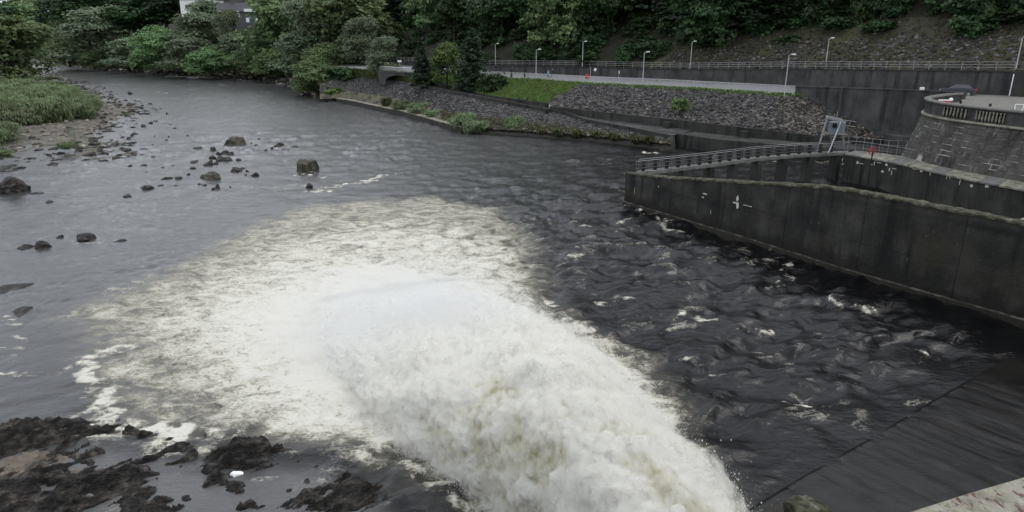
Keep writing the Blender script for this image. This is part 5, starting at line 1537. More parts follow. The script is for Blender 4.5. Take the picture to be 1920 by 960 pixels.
make_tree('oakA', 17, 15, 1.5, 620, 15, .50, LEAF['dark'], 1, 18, .4, .55)
make_tree('oakB', 15, 14, 1.2, 600, 15, .50, LEAF['mid'], 2, 18, .35, .55)
make_tree('ashA', 16, 11, 2.2, 640, 18, .34, LEAF['grey'], 3, 14, .3, .6)
make_tree('willow', 11, 11, .6, 640, 18, .31, LEAF['mid'], 4, 14, .25, .5)
make_tree('alder', 13, 8.5, 1.0, 560, 18, .31, LEAF['grey'], 5, 12, .22, .5)
make_tree('bright', 8, 7, .5, 460, 14, .30, LEAF['bright'], 6, 14, .15, .35)
make_tree('fir', 16, 6.5, .4, 520, 14, .36, LEAF['conifer'], 7, conifer=True, name='conifer_tree', spread=.32)
make_tree('cone', 10, 5, .3, 420, 14, .28, LEAF['conifer'], 8, conifer=True, name='conifer_tree', spread=.26)
make_tree('pine', 20, 10, 3, 560, 14, .5, LEAF['conifer'], 9, 12, .32, .55, name='pine_tree')


def make_bush(key, h, w, ncl, per, leaf, mat, seed, n=8, upright=0.0, name='bush', aspect=1.5):
    t = thing(name, 'bush', 'bush', (0, 0, -500))
    lob = [((0, 0, h * .42), (w * .33, w * .33, h * .42))]
    rr = random.Random(seed)
    for k in range(n):
        a = k * 2.4; rad = w * rr.uniform(.2, .38)
        lob.append(((math.cos(a) * rad, math.sin(a) * rad, h * rr.uniform(.15, .62)), (w * .2, w * .2, h * rr.uniform(.2, .36))))
    link('foliage', leaves_mesh(name + '_foliage', lob, ncl, per, leaf, mat, seed, .13 * w * .5, .1, .5, upright, aspect), t)
    m = MB()
    for k in range(5):
        a = k * 1.3
        m.tube([Vector((.05 * math.cos(a), .05 * math.sin(a), -.3)), Vector((w * .15 * math.cos(a), w * .15 * math.sin(a), h * .4)), Vector((w * .25 * math.cos(a), w * .25 * math.sin(a), h * .75))], [.04, .03, .012], 5)
    link('stem', m.mesh(name + '_stem', BARK), t)
    TREE[key] = t
    return t


make_bush('bushD', 2.6, 3.6, 150, 14, .26, LEAF['dark'], 21)
make_bush('bushM', 2.4, 3.2, 150, 14, .24, LEAF['mid'], 22)
make_bush('bushB', 2.0, 2.6, 130, 14, .2, LEAF['bright'], 23)
make_bush('willowbush', 2.6, 4.2, 420, 18, .105, LEAF['bar'], 24, 14, .7, 'willow_bush', 4.2)
make_bush('tuft', 1.0, 1.6, 80, 14, .16, LEAF['olive'], 25, 6, .75, 'grass_tuft', 4.0)
BASE = {'oakA': (17, 15), 'oakB': (15, 14), 'ashA': (16, 11), 'willow': (11, 11), 'alder': (13, 8.5), 'bright': (8, 7), 'fir': (16, 6.5), 'cone': (10, 5), 'pine': (20, 10),
        'bushD': (2.6, 3.6), 'bushM': (2.4, 3.2), 'bushB': (2.0, 2.6), 'willowbush': (2.6, 4.2), 'tuft': (1.0, 1.6)}
PLACED = {}
_rt = random.Random(99)


def plant(key, p, h, w, label, group=None, rz=None, cat=None):
    bh, bw = BASE[key]
    sc_ = (w / bw, w / bw, h / bh)
    rz = _rt.uniform(0, 6.28) if rz is None else rz
    if key not in PLACED:
        t = TREE[key]; PLACED[key] = t
        t.location = p; t.scale = sc_; t.rotation_euler = (0, 0, rz)
        t['label'] = label
        if group: t['group'] = group
    else:
        t = dup(TREE[key], p, rz, sc_, label, None)
        if group: t['group'] = group
        elif 'group' in t: del t['group']
    if cat: t['category'] = cat
    return t


def tree_px(key, px, ytop, wpx, Y, zb, label, group=None, cat=None):
    """tree at depth Y whose top shows at ytop"""
    top = at_y(px, ytop, Y)
    d = math.hypot(top.x, Y)
    return plant(key, (top.x, Y, zb), max(1.0, top.z - zb), wpx * d / F, label, group, None, cat)


# trees on the near side of the road
tree_px('ashA', 716, 66, 60, 174, 5.6, 'slender grey-green tree on the verge between the white signs and the culvert')
tree_px('cone', 789, 72, 42, 150, 5.6, 'narrow dark conifer beside the stone culvert, the smaller of the two conifers')
tree_px('bright', 836, 78, 60, 150, 5.8, 'bright green small tree standing between the two dark conifers')
tree_px('fir', 884, 48, 62, 143, 5.4, 'tall dark conifer at the left end of the grass bank')
tree_px('bushD', 922, 132, 46, 138, 5.0, 'round dark bush at the foot of the tall conifer')
tree_px('bushM', 1277, 180, 32, 108, 4.6, 'dark green bush growing alone in the upper rubble slope')
tree_px('bushB', 621, 160, 38, 176, .8, 'pale green bush at the water end of the quay')
tree_px('willow', 586, 108, 96, 188, 1.2, 'broad mid-green bush overhanging the dark inlet left of the quay')
tree_px('bushD', 640, 120, 60, 186, 3.2, 'dark bush on the bank above the end of the quay')
for px, yt, w, Yd, lb in ((724, 184, 20, 152, 'small clump of grass on the quay, furthest left of the row'), (752, 186, 30, 145.5, 'low leafy weed on the quay, second from the left'), (788, 190, 42, 139, 'bushy green weed on the quay, largest of the left row'),
                          (812, 204, 26, 132.5, 'small olive weed on the quay just right of the bushy weed')):
    tree_px('willowbush' if w > 24 else 'tuft', px, yt, w, Yd, 1.1, lb)
tree_px('willowbush', 868, 208, 46, 120, .9, 'light green bush where the quay ledge ends')
tree_px('willowbush', 893, 222, 46, 117, .3, 'dark green bush hanging to the water right of the quay end')
tree_px('willowbush', 966, 214, 34, 115.5, .5, 'tall bright green bush at the water foot of the rubble bank')
for i, (px, y) in enumerate(((1015, 246), (1045, 250), (1080, 252), (1120, 254), (1150, 258), (1190, 263), (1215, 265), (1060, 243), (1135, 249), (930, 238))):
    p = at(px, y, 1.1); plant('tuft', (p.x, p.y, .9), .9, 1.7, 'dry olive grass tuft on the eroded toe of the rubble bank', 'grass tufts along the bank toe', cat='grass tuft')

# willow scrub on the gravel bar: a bushy field of individual shrubs
rb = random.Random(31)
SCR = [(-60, 160), (20, 150), (60, 160), (110, 172), (150, 190), (182, 205), (184, 222), (150, 232), (105, 240), (70, 238), (35, 252), (8, 272), (-40, 285), (-120, 270)]
SCRw = px_poly(SCR)
xs_ = np.array([p[0] for p in SCRw]); ys_ = np.array([p[1] for p in SCRw])
cnt = 0; tries = 0
while cnt < 110 and tries < 3000:
    tries += 1
    px_, py_ = rb.uniform(-70, 185), rb.uniform(152, 285)
    p = at(px_, py_, 1.2)
    if poly_sdf(SCRw, np.array([p.x]), np.array([p.y]))[0] < .5: continue
    front = py_ > 225
    dd = math.hypot(p.x, p.y)
    plant('willowbush', (p.x, p.y, bar_z(p.x, p.y) - .1), rb.uniform(2.3, 4.6) * (.8 if front else 1.1), rb.uniform(3.2, 5.6), 'low grey-green willow shrub in the scrub covering the gravel bar', 'willow scrub on the gravel bar', cat='bush')
    cnt += 1
tree_px('willowbush', 92, 142, 30, 232, 1.8, 'taller pointed willow shrub standing up on the far edge of the gravel bar')
tree_px('willowbush', 30, 140, 60, 235, 1.6, 'dark leafy shrub at the far left corner of the gravel bar')
tree_px('willowbush', 128, 285, 26, 97, .7, 'small weedy shrub beside the backwater of the gravel bar')
tree_px('willowbush', 5, 305, 26, 89, .9, 'small weedy shrub at the left edge beside the black rock')
tree_px('oakB', 2, 28, 120, 210, 2.2, 'near broadleaf tree at the left edge leaning over the river')
tree_px('oakA', -70, -10, 160, 225, 2.4, 'large dark broadleaf tree just cut off by the left edge')

# far bank, left to right
FAR = [('willow', 128, 24, 55, 430, 4, 'round-topped green tree behind the small meadow across the river'), ('willow', 120, 62, 60, 330, 2, 'light green riverside willow, leftmost clump beyond the meadow'), ('alder', 165, 40, 90, 322, 2, 'dark bushy alder right of the leftmost willow'),
       ('ashA', 205, 8, 110, 330, 4, 'tall grey-green ash behind the driftwood log'), ('alder', 232, 70, 70, 300, 1.5, 'low dark alder over the shore rocks near the log'), ('willow', 290, 46, 90, 283, 2, 'broad willow in the middle of the far bank'),
       ('alder', 338, 70, 80, 268, 2, 'dark green alder on the shore left of the grey house'), ('willow', 390, 86, 84, 262, 1.6, 'low spreading willow below the grey house'), ('ashA', 360, 22, 96, 285, 5, 'pale-leaved tree left of the white-eaved house'),
       ('alder', 430, 62, 60, 262, 2.2, 'thin dark alder in front of the grey house'), ('willow', 468, 92, 70, 256, 2, 'small round willow on the shore below the house'), ('oakB', 520, -8, 120, 255, 5, 'big green tree right of the grey house'),
       ('willow', 520, 88, 90, 246, 2, 'willow overhanging the shore right of the house'), ('alder', 560, 60, 90, 222, 3, 'bushy alder above the bend of the shore'), ('ashA', 590, -12, 110, 225, 6, 'tall ash above the bend of the shore'),
       ('willow', 610, 78, 90, 202, 4, 'light green willow above the inlet'), ('oakB', 650, -20, 150, 215, 7, 'massive rounded tree beside the start of the road'), ('ashA', 672, 30, 70, 198, 7, 'grey-green tree at the edge of the road behind the signs'),
       ('oakA', 270, -14, 110, 330, 14, 'dark tree on the hill behind the broad willow'), ('pine', 235, -30, 70, 350, 16, 'dark pine on the slope behind the ash'), ('pine', 300, -40, 80, 330, 16, 'black-green pine left of the white-eaved house'),
       ('oakB', 46, -6, 70, 640, 8, 'bright green tree on the left of the valley behind the meadow'), ('oakA', 124, -20, 84, 560, 10, 'tall dark tree behind the meadow'), ('oakA', 160, -25, 120, 420, 12, 'tall blackish tree behind the riverside willows'),
       ('oakB', 20, 4, 110, 560, 6, 'hazy green tree in the far valley at the left'), ('ashA', 424, 14, 44, 268, 3, 'slim pale tree against the left half of the grey house'), ('alder', 376, 0, 70, 300, 6, 'thin-leaved tree half hiding the white house'), ('willow', 170, 92, 44, 318, 1.4, 'bush with pale blossom low on the far bank')]
for k, px, yt, w, Yd, zb, lb in FAR:
    tree_px(k, px, yt, w, Yd, zb, lb)
rf = random.Random(41)
for i in range(70):       # the wood rising behind the far bank
    j = rf.randint(4, 158); d = rf.choice((50, 62, 78, 95, 115, 140)) + rf.uniform(-6, 6)
    p = farbank(j, d)
    qx = 960 + F * (p.x / p.y) / _c * .98
    if 330 < qx < 500 and d < 85: continue
    plant(rf.choice(('oakA', 'oakB', 'ashA', 'pine')), (p.x, p.y, p.z - .5), rf.uniform(13, 20), rf.uniform(11, 16), 'tree in the dense wood on the hill behind the far bank', 'wood behind the far bank')
for i in range(34):      # shoreline bushes
    j = rf.randint(2, 150); p = farbank(j, rf.uniform(3.5, 9))
    plant(rf.choice(('bushD', 'bushM', 'bushD')), (p.x, p.y, p.z), rf.uniform(2.5, 5), rf.uniform(4, 8), 'dark bush crowding the rocky shore of the far bank', 'bushes along the far shore')

# wood on the right-hand hillside
HW = [('oakA', -10, 10, 15, 15, 'big leafy oak whose green boughs hang over the road left of the tall conifer'), ('oakB', 4, 7, 16, 15, 'light green tree overhanging the road right of the tall conifer'), ('oakA', 13, 11, 15, 13, 'dark leafy tree right of the light green one above the road'),
      ('oakA', 33, 8.5, 17, 16, 'broad leafy tree with low boughs above the middle lamp posts'), ('oakA', 42, 13, 15, 14, 'leafy tree at the left end of the scree'), ('oakA', 62, 20, 12, 12, 'leafy bough-heavy tree above the middle of the scree'),
      ('oakA', 84, 20, 12, 12, 'leafy tree above the right end of the scree'), ('oakA', -22, 9, 15, 13, 'dark tree behind the slender grey-green tree'), ('oakB', -32, 14, 18, 15, 'tall green tree above the start of the road')]
for k, sx, u, h, w, lb in HW:
    p = hill(sx, u)
    plant(k, (p.x, p.y, p.z - .4), h, w, lb)
rh = random.Random(51)
for row, u0 in enumerate((17, 24, 32, 41, 52, 66, 84, 105)):
    for sx in np.arange(-60, 150, 9 if row < 3 else 11):
        s_ = sx + rh.uniform(-3, 3)
        u = u0 + rh.uniform(-3, 3)
        if s_ > 40: u = max(u, 14.5)
        p = hill(s_, u)
        plant(rh.choice(('oakA', 'pine', 'oakA', 'fir', 'pine')), (p.x, p.y, p.z - .6), rh.uniform(12, 19), rh.uniform(9, 14), 'dark tree packed in the shaded wood on the hillside', 'shaded wood on the right hillside')
for i in range(120):
    s_ = rh.uniform(-45, 34); u = rh.uniform(1.5, 20)
    p = hill(s_, u)
    plant('bushD', (p.x, p.y, p.z - .2), rh.uniform(1.2, 3.6), rh.uniform(2.5, 5.5), 'low dark undergrowth bush on the bank above the roadside wall', 'undergrowth above the roadside wall')
for i in range(110):
    s_ = rh.uniform(26, 110); u = rh.uniform(10.5, 22)
    p = hill(s_, u)
    plant('bushD', (p.x, p.y, p.z - .3), rh.uniform(1.8, 4.4), rh.uniform(3.5, 6.5), 'black-green bush along the top of the scree', 'bushes along the top of the scree')
for i in range(70):
    s_ = rh.uniform(30, 120); u = rh.uniform(13, 30)
    p = hill(s_, u)
    plant('bushD', (p.x, p.y, p.z - .3), rh.uniform(3.0, 6.0), rh.uniform(4.5, 7.5), 'tall dark evergreen scrub under the trees above the scree', 'scrub under the trees above the scree')
tree_px('bushD', 1490, 58, 60, 131, 12.8, 'dark bush spreading down onto the scree, left of the middle')
p = hill(60, 9); plant('bushD', (p.x, p.y, p.z), 3.0, 5.0, 'dark bush spreading down onto the scree near the right-hand lamp')
for nm in list(TREE):
    if nm not in PLACED:
        for c in list(TREE[nm].children): bpy.data.objects.remove(c)
        bpy.data.objects.remove(TREE[nm])
# far wooded ridge closing the valley
ridge = MB()
r_ = np.random.RandomState(71)
nR = 2600
P_ = []
for q in range(nR):
    j = r_.randint(0, 160); d = 150 + 600 * r_.rand() ** 1.5
    P_.append(tuple(farbank(j, d) + Vector((0, 0, 3))))
P_ = np.array(P_)
rr_ = np.random.RandomState(72)
n = nR * 22
cc = np.repeat(P_, 22, 0) + rr_.randn(n, 3) * np.array([4.2, 4.2, 4.0]) + np.array([0, 0, 4])
nrm = rr_.randn(n, 3) + np.array([0, -.4, .8]); nrm /= np.linalg.norm(nrm, axis=1, keepdims=True)
a = rr_.randn(n, 3); a -= nrm * np.sum(a * nrm, 1, keepdims=True); a /= np.linalg.norm(a, axis=1, keepdims=True)
b = np.cross(nrm, a); s = 1.6 + 1.6 * rr_.rand(n, 1)
q = np.stack([cc + a * s * .6, cc + b * s * .5, cc - a * s * .6, cc - b * s * .5], 1)
kind(link('far_wood', np_mesh('far_wood', q.reshape(-1, 3), np.arange(n * 4).reshape(-1, 4), LEAF['mid'], False, {'rnd': np.repeat(np.repeat(rr_.rand(nR), 22) * .6 + rr_.rand(n) * .4, 4)})), 'stuff')
lg = MB().tube([at(192, 132, .2), at_y(210, 121, at(192, 132, .2).y - 2), at_y(230, 107, at(192, 132, .2).y - 4)], [.7, .6, .35], 8)
tag(lg.build('driftwood_log', WOODM, smooth=True), 'pale driftwood log leaning on the rocky far shore', 'log')
# small meadow across the river, left
mdw = np.array([[tuple(at_y(px, y, Yd)) for px in np.linspace(60, 92, 12)] for y, Yd in ((92, 530), (86, 545), (76, 575), (68, 610))])
kind(link('meadow', np_mesh('meadow', mdw.reshape(-1, 3), grid_faces(4, 12), GRASSM, True)), 'structure')
# ------------------------------------------------------------------ lamps, fences, signs
def lamp(px, yb, yt, zb, label, head_dx=.7, Y=None, mat=GREYPAINT):
    b = at(px, yb, zb) if Y is None else at_y(px, yb, Y)
    t = at_y(px, yt, b.y); H = max(2.0, t.z - b.z)
    o = thing('lamp_post', label, 'lamp post', tuple(b), 0, 'lamp posts along the road')
    link('post', MB().tube([(0, 0, -.2), (0, 0, H * .5), (0, 0, H)], [.085, .07, .055], 8).mesh('lamp_pole', RAILPALE), o)
    link('arm', MB().tube([(0, 0, H - .05), (.2, 0, H + .1), (head_dx * .7, 0, H + .12)], .04, 6).mesh('lamp_arm', RAILPALE), o)
    hd = link('lamp_head', MB().hexa([(head_dx * .45, -.13, H + .08), (head_dx * 1.35, -.15, H + .12), (head_dx * 1.35, .15, H + .12), (head_dx * .45, .13, H + .08),
                                      (head_dx * .5, -.1, H + .22), (head_dx * 1.3, -.12, H + .27), (head_dx * 1.3, .12, H + .27), (head_dx * .5, .1, H + .22)]).mesh('lamp_head', WHITEM, bevel=.02), o)
    return o


lamp(1005, 147, 94, 7.5, 'grey lamp post with a white head beside the two walkers above the grass bank')
lamp(1205, 157, 99, 7.5, 'grey lamp post with a white head halfway along the railing over the rubble slope')
lamp(1471, 176, 104, 7.5, 'tall grey lamp post at the right end of the pale railing')
lamp(693, 133, 104, 7.2, 'short white-headed lamp post left of the slender grey-green tree', .8)
for px, yb, yt, sx, lb in ((929, 119, 83, -4, 'lamp post standing on the wall behind the tall conifer'), (1092, 123, 79, 15.5, 'thin lamp post without a bright head on the wall above the walkers'), (1294, 129, 79, 33, 'thin lamp post on the roadside wall before the left end of the scree'),
                           (1547, 131, 73, 49, 'lamp post on the roadside wall in front of the middle of the scree'), (1905, 128, 70, 65, 'leaning pale lamp post by the pillar at the right end of the scree')):
    h0 = hill(sx, .8)
    lamp(px, yb, yt, None, lb, .6, h0.y)
pnl = thing('road_railing', 'pale metal railing with close uprights along the near edge of the road', 'railing', tuple(at(1250, 162, 7.5)), 0)
RL = [Vector(p) + Vector((.25, .3, 0)) for p in resample(rail(R3, 60, 905, 1489), 62)]
for i in range(0, 61, 1):
    a, b = RL[i], RL[i + 1]
    m_ = MB()
    for k in range(8):
        q = a.lerp(b, (k + .5) / 8)
        m_.tube([q + Vector((0, 0, .1)), q + Vector((0, 0, 1.05))], .008, 4)
    m_.build('infill_bars', GREYPAINT, pnl)
    MB().tube([a + Vector((0, 0, 1.1)), b + Vector((0, 0, 1.1))], .045, 6).build('top_rail', RAILPALE, pnl)
    MB().tube([a + Vector((0, 0, .1)), b + Vector((0, 0, .1))], .022, 5).build('bottom_rail', RAILPALE, pnl)
for p in RL: MB().tube([p + Vector((0, 0, -.2)), p + Vector((0, 0, 1.13))], .04, 6).build('railing_post', RAILPALE, pnl)
pn2 = thing('bridge_railing', 'pale railing of the road bridge above the dark culvert behind the trees', 'railing', tuple(at(760, 130, 7.5)))
RL2 = [Vector(p) for p in resample(rail(R3, 40, 690, 905), 34)]
for i in range(33):
    a, b = RL2[i], RL2[i + 1]
    m_ = MB()
    for k in range(14):
        q = a.lerp(b, (k + .5) / 14); m_.tube([q + Vector((0, 0, .1)), q + Vector((0, 0, 1.0))], .014, 4)
    m_.build('infill_bars', RAILPALE, pn2)
    MB().tube([a + Vector((0, 0, 1.05)), b + Vector((0, 0, 1.05))], .06, 6).build('top_rail', WHITEM, pn2)
for p in RL2: MB().tube([p + Vector((0, 0, -.2)), p + Vector((0, 0, 1.08))], .045, 6).build('railing_post', RAILPALE, pn2)
wf = thing('wall_top_fence', 'thin grey post and wire fence along the top of the roadside wall below the scree', 'fence', (32, 137, 9.4))
WFP = [Vector(p) + Vector((.25, .24, .1)) for p in resample(R4T[1:], 75)]
for h in (.45, .8, 1.15):
    MB().tube([p + Vector((0, 0, h)) for p in WFP], .03, 5).build('wire', GREYPAINT, wf)
for p in WFP: MB().tube([p + Vector((0, 0, -.2)), p + Vector((0, 0, 1.2))], .04, 5).build('fence_post', GREYPAINT, wf)
for px, lb in ((959, 'dark stone gatepost in the road railing, the left one of two'), (984, 'dark stone gatepost in the road railing, the right one of two')):
    p = at(px, 145, 7.5)
    o = MB().box((p.x, p.y, 8.2), (.42, .42, 1.5)).box((p.x, p.y, 9.02), (.5, .5, .14)).build('gatepost', CONC_PIER, bevel=.02)
    tag(o, lb, 'gatepost', 'gateposts in the road railing')


def sign(px, yb, yt, z, w, h, mat, label, name='sign', tilt=0.0):
    b = at(px, yb, z); t = at_y(px, yt, b.y)
    o = thing(name, label, 'sign', tuple(b))
    H = t.z - b.z
    link('post', MB().tube([(0, 0, -.2), (0, 0, H)], .04, 6).mesh('sign_post', RAILPALE), o)
    pl = link('panel', MB().box((0, -.06, H - h / 2), (w, .04, h)).mesh('sign_panel', mat, bevel=.008), o)
    pl.rotation_euler = (0, tilt, .25)
    return o


sign(750, 134, 113, 7.4, .9, .45, WHITEM, 'small white sign on a dark post in front of the bridge railing')
sign(1040, 133.5, 121, 7.7, .42, .75, YELM, 'pale yellow notice beside the wall above the walkers')
sign(1009, 123, 113, 9.1, .36, .75, WHITEM, 'small white notice on the wall-top fence beside the lamp post')
sign(1107, 144, 125, 7.55, .5, .6, WHITEM, 'tilted white sign on a pale post behind the road railing', tilt=.6)
sign(1160, 149, 133, 7.55, .16, .5, WHITEM, 'thin white marker post behind the road railing')
p = at(1101, 150, 7.6)
lb_ = thing('lifebuoy_station', 'red round lifebuoy housing on the road railing', 'lifebuoy', tuple(p))
link('post', MB().tube([(0, 0, -.2), (0, 0, .9)], .05, 6).mesh('buoy_post', GREYPAINT), lb_)
link('housing', MB().tube([(0, -.16, .62), (0, -.1, .62), (0, .1, .62)], [.36, .46, .46], 18).mesh('buoy_housing', REDM), lb_)
link('ring', MB().tube([(.34 * math.cos(a), -.17, .62 + .34 * math.sin(a)) for a in np.linspace(0, 2 * math.pi, 21)], .06, 6).mesh('buoy_ring', REDM), lb_)
# culvert under the road
cv = thing('culvert', 'dark arched stone culvert mouth under the road beside the small conifer', 'culvert', tuple(at(775, 150, 5.2)))
c0, c1 = at(738, 150, 5.4), at(812, 153, 5.4)
ux = (c1 - c0).normalized(); fw = Vector((ux.y, -ux.x, 0)); Lc = (c1 - c0).length
arch = []
for k in range(17):
    a = math.pi * k / 16
    arch.append((Lc * .5 - math.cos(a) * Lc * .32, .15 + math.sin(a) * 1.35))
m_ = MB(); n = len(arch)
face = [(0, -.6), (0, 2.0), (Lc, 2.0), (Lc, -.6)]
fr_ = lambda u, z, d: c0 + ux * u + fw * d + Vector((0, 0, z))
top_ = [(Lc * k / 16, 2.0) for k in range(17)]
m_.strip([fr_(u, z, 5.5) for u, z in arch], [fr_(u, z, 5.5) for u, z in top_])
m_._add([fr_(0, -.6, 5.5), fr_(arch[0][0], .15, 5.5), fr_(0, 2, 5.5), fr_(arch[0][0], -.6, 5.5)], [(0, 3, 1, 2)])
m_._add([fr_(Lc, -.6, 5.5), fr_(arch[-1][0], .15, 5.5), fr_(Lc, 2, 5.5), fr_(arch[-1][0], -.6, 5.5)], [(0, 3, 1, 2)])
m_.strip([fr_(u, z, 5.5) for u, z in top_], [fr_(u, z, -4) for u, z in top_])
m_.build('headwall', CONC_WALL, cv)
MB().strip([fr_(u, z, 5.48) for u, z in arch], [fr_(u, z, -5) for u, z in arch]).build('vault', CONC_PIER, cv)
MB().box(tuple(fr_(Lc / 2, 2.1, 5.1)), (Lc + .6, .9, .22), math.atan2(ux.y, ux.x)).build('coping', CONC_WALL, cv)
MB()._add([fr_(arch[0][0], -.6, -3), fr_(arch[-1][0], -.6, -3), fr_(arch[-1][0], 1.7, -3), fr_(arch[0][0], 1.7, -3)], [(0, 1, 2, 3)]).build('bore_shade', SHADEVOID, cv)  # black sheet painting the shade deep inside the vault

# ------------------------------------------------------------------ people on the road
def person_mat(name, jacket, trousers, skin, hair):
    m, nt, N, L = new_mat(name)
    out = N('ShaderNodeOutputMaterial'); b = N('ShaderNodeBsdfPrincipled'); L(b.outputs[0], out.inputs[0]); b.inputs['Roughness'].default_value = .8
    tc_ = N('ShaderNodeTexCoord'); sx = N('ShaderNodeSeparateXYZ'); L(tc_.outputs['Object'], sx.inputs[0])
    r = N('ShaderNodeValToRGB'); r.color_ramp.interpolation = 'CONSTANT'
    mr_ = N('ShaderNodeMapRange'); mr_.inputs['From Max'].default_value = 1.8; L(sx.outputs['Z'], mr_.inputs['Value'])
    el = r.color_ramp.elements
    el[0].position = 0; el[0].color = (.03, .028, .026, 1); el[1].position = .05; el[1].color = (*trousers, 1)
    for p_, c_ in ((.50, jacket), (.83, skin), (.93, hair)):
        e = el.new(p_); e.color = (*c_, 1)
    L(mr_.outputs[0], r.inputs[0]); L(r.outputs[0], b.inputs['Base Color'])
    return m


def person(loc, rz, label, mat, stride=.25, bag=None):
    V, E, R = [], [], []

    def add(p, r, par=None):
        V.append(p); R.append(r)
        if par is not None: E.append((par, len(V) - 1))
        return len(V) - 1
    pel = add((0, 0, .95), .15); bel = add((0, 0, 1.12), .14, pel); che = add((0, .02, 1.32), .16, bel); nk = add((0, 0, 1.49), .06, che)
    hd = add((0, .02, 1.60), .095, nk); add((0, .02, 1.72), .07, hd); add((0, .115, 1.6), .018, hd)
    for s in (-1, 1):
        hp = add((.1 * s, 0, .88), .10, pel); kn = add((.1 * s, .5 * stride * s + .04, .48), .065, hp); an = add((.1 * s, stride * s, .09), .045, kn); add((.11 * s, stride * s + .18, .04), .04, an)
        sh = add((.19 * s, 0, 1.42), .075, che); el = add((.25 * s, -.35 * stride * s - .05, 1.14), .05, sh); wr = add((.25 * s, -.6 * stride * s + .12, .93), .034, el)
        pa = add((.25 * s, -.6 * stride * s + .17, .87), .036, wr)
        for k in range(4):
            f1 = add((.25 * s + (k - 1.5) * .018, -.6 * stride * s + .2, .81 + .004 * k), .009, pa); add((.25 * s + (k - 1.5) * .018, -.6 * stride * s + .19, .77 + .006 * abs(k - 1.3)), .008, f1)
        th = add((.25 * s - .04 * s, -.6 * stride * s + .2, .86), .01, wr); add((.25 * s - .05 * s, -.6 * stride * s + .22, .82), .009, th)
    me = bpy.data.meshes.new('person'); me.from_pydata(V, E, []); me.update()
    o = link('person', me); o.location = loc; o.rotation_euler = (0, 0, rz)
    sk = o.modifiers.new('skin', 'SKIN'); sk.use_smooth_shade = True
    for v, r in zip(me.skin_vertices[0].data, R): v.radius = (r, r)
    me.skin_vertices[0].data[0].use_root = True
    ss_ = o.modifiers.new('sub', 'SUBSURF'); ss_.levels = 1; ss_.render_levels = 1
    me.materials.append(mat)
    tag(o, label, 'person')
    if bag:
        link('rucksack', MB().box((0, -.24, 1.25), (.34, .2, .5)).mesh('rucksack', bag, bevel=.05), o)
    return o


p = at(1028, 149, 7.52); person((p.x, p.y + .6, 7.52), 2.2, 'person in a turquoise jacket walking along the road beside the railing', person_mat('walker_clothes', (.12, .38, .40), (.06, .13, .15), (.4, .26, .19), (.3, .27, .24)))
p = at(1036, 146, 7.52); person((p.x, p.y + .5, 7.55), 2.4, 'person in dark clothes with a dark rucksack walking beside the turquoise jacket', person_mat('walker_dark', (.02, .021, .025), (.025, .025, .03), (.4, .26, .19), (.05, .04, .03)), .3, flat('rucksack_cloth', (.03, .035, .05), .8))

# ------------------------------------------------------------------ car and small things by the round tower
PAINT = flat('dark_car_paint', (.05, .055, .065), .25, .2, .6)
car = thing('parked_car', 'dark grey hatchback parked on the road behind the round tower, tail light showing', 'car', (59.3, 94.5, 8.14), -.62)


def body_loft(prof, w):     # side profile polygon [(x, z)] extruded to half-width function
    m = MB()
    n = len(prof)
    A = [(x, -w(z), z) for x, z in prof]; B = [(x, w(z), z) for x, z in prof]
    m._add(A + B, [tuple(range(n)), tuple(n + i for i in reversed(range(n)))] + [(i, n + i, n + (i + 1) % n, (i + 1) % n) for i in range(n)])
    return m


low = [(-2.05, .3), (-2.1, .55), (-2.02, .82), (-1.2, .92), (1.75, .96), (2.0, .9), (2.05, .45), (1.95, .28)]
link('body', body_loft(low, lambda z: .86 - .05 * abs(z - .6)).mesh('car_body', PAINT, bevel=.05, smooth=False), car)
cabp = [(-1.15, .92), (-.45, 1.38), (.0, 1.46), (1.1, 1.44), (1.75, .98)]
link('cabin', body_loft(cabp, lambda z: .82 - .28 * (z - .92)).mesh('car_cabin', PAINT, bevel=.04), car)
link('windscreen', MB().hexa([(-1.13, -.7, .97), (-1.13, .7, .97), (-.5, .6, 1.36), (-.5, -.6, 1.36), (-1.16, -.7, .99), (-1.16, .7, .99), (-.53, .6, 1.38), (-.53, -.6, 1.38)]).mesh('car_windscreen', GLASSM), car)
link('rear_window', MB().hexa([(1.72, -.66, 1.05), (1.72, .66, 1.05), (1.2, .58, 1.38), (1.2, -.58, 1.38), (1.76, -.66, 1.06), (1.76, .66, 1.06), (1.24, .58, 1.4), (1.24, -.58, 1.4)]).mesh('car_rear_window', GLASSM), car)
for s in (-1, 1):
    link('side_window', MB().hexa([(-.8, s * .79, 1.0), (1.3, s * .8, 1.0), (1.0, s * .7, 1.36), (-.35, s * .7, 1.36), (-.8, s * .81, 1.0), (1.3, s * .82, 1.0), (1.0, s * .72, 1.36), (-.35, s * .72, 1.36)]).mesh('car_side_window', GLASSM), car)
    link('tail_light', MB().box((2.03, s * .68, .82), (.1, .26, .22)).mesh('car_tail_light', flat('tail_light_red', (.6, .02, .03), .3), bevel=.02), car)
    link('headlight', MB().box((-2.03, s * .62, .7), (.14, .34, .14)).mesh('car_headlight', WHITEM, bevel=.02), car)
    for x in (-1.3, 1.3):
        wh = link('wheel', MB().tube([(x, s * .72, .31), (x, s * .9, .31)], .31, 18).mesh('car_wheel', BLACKM), car)
        link('rim', MB().tube([(x, s * .88, .31), (x, s * .915, .31)], .19, 12).mesh('car_rim', GALV), wh)
fl_ = at_y(1728, 171, 91.0)
fo = thing('floodlight', 'small white floodlight on the end of the dark parapet wall', 'light', (fl_.x, fl_.y, 8.95))
link('head', MB().box((0, 0, .35), (.5, .3, .34)).mesh('flood_head', WHITEM, bevel=.03), fo); link('bracket', MB().bar((0, 0, -.1), (0, 0, .3), .08, .08).mesh('flood_bracket', BLACKM), fo)
p = at_y(1772, 187, 75.5)
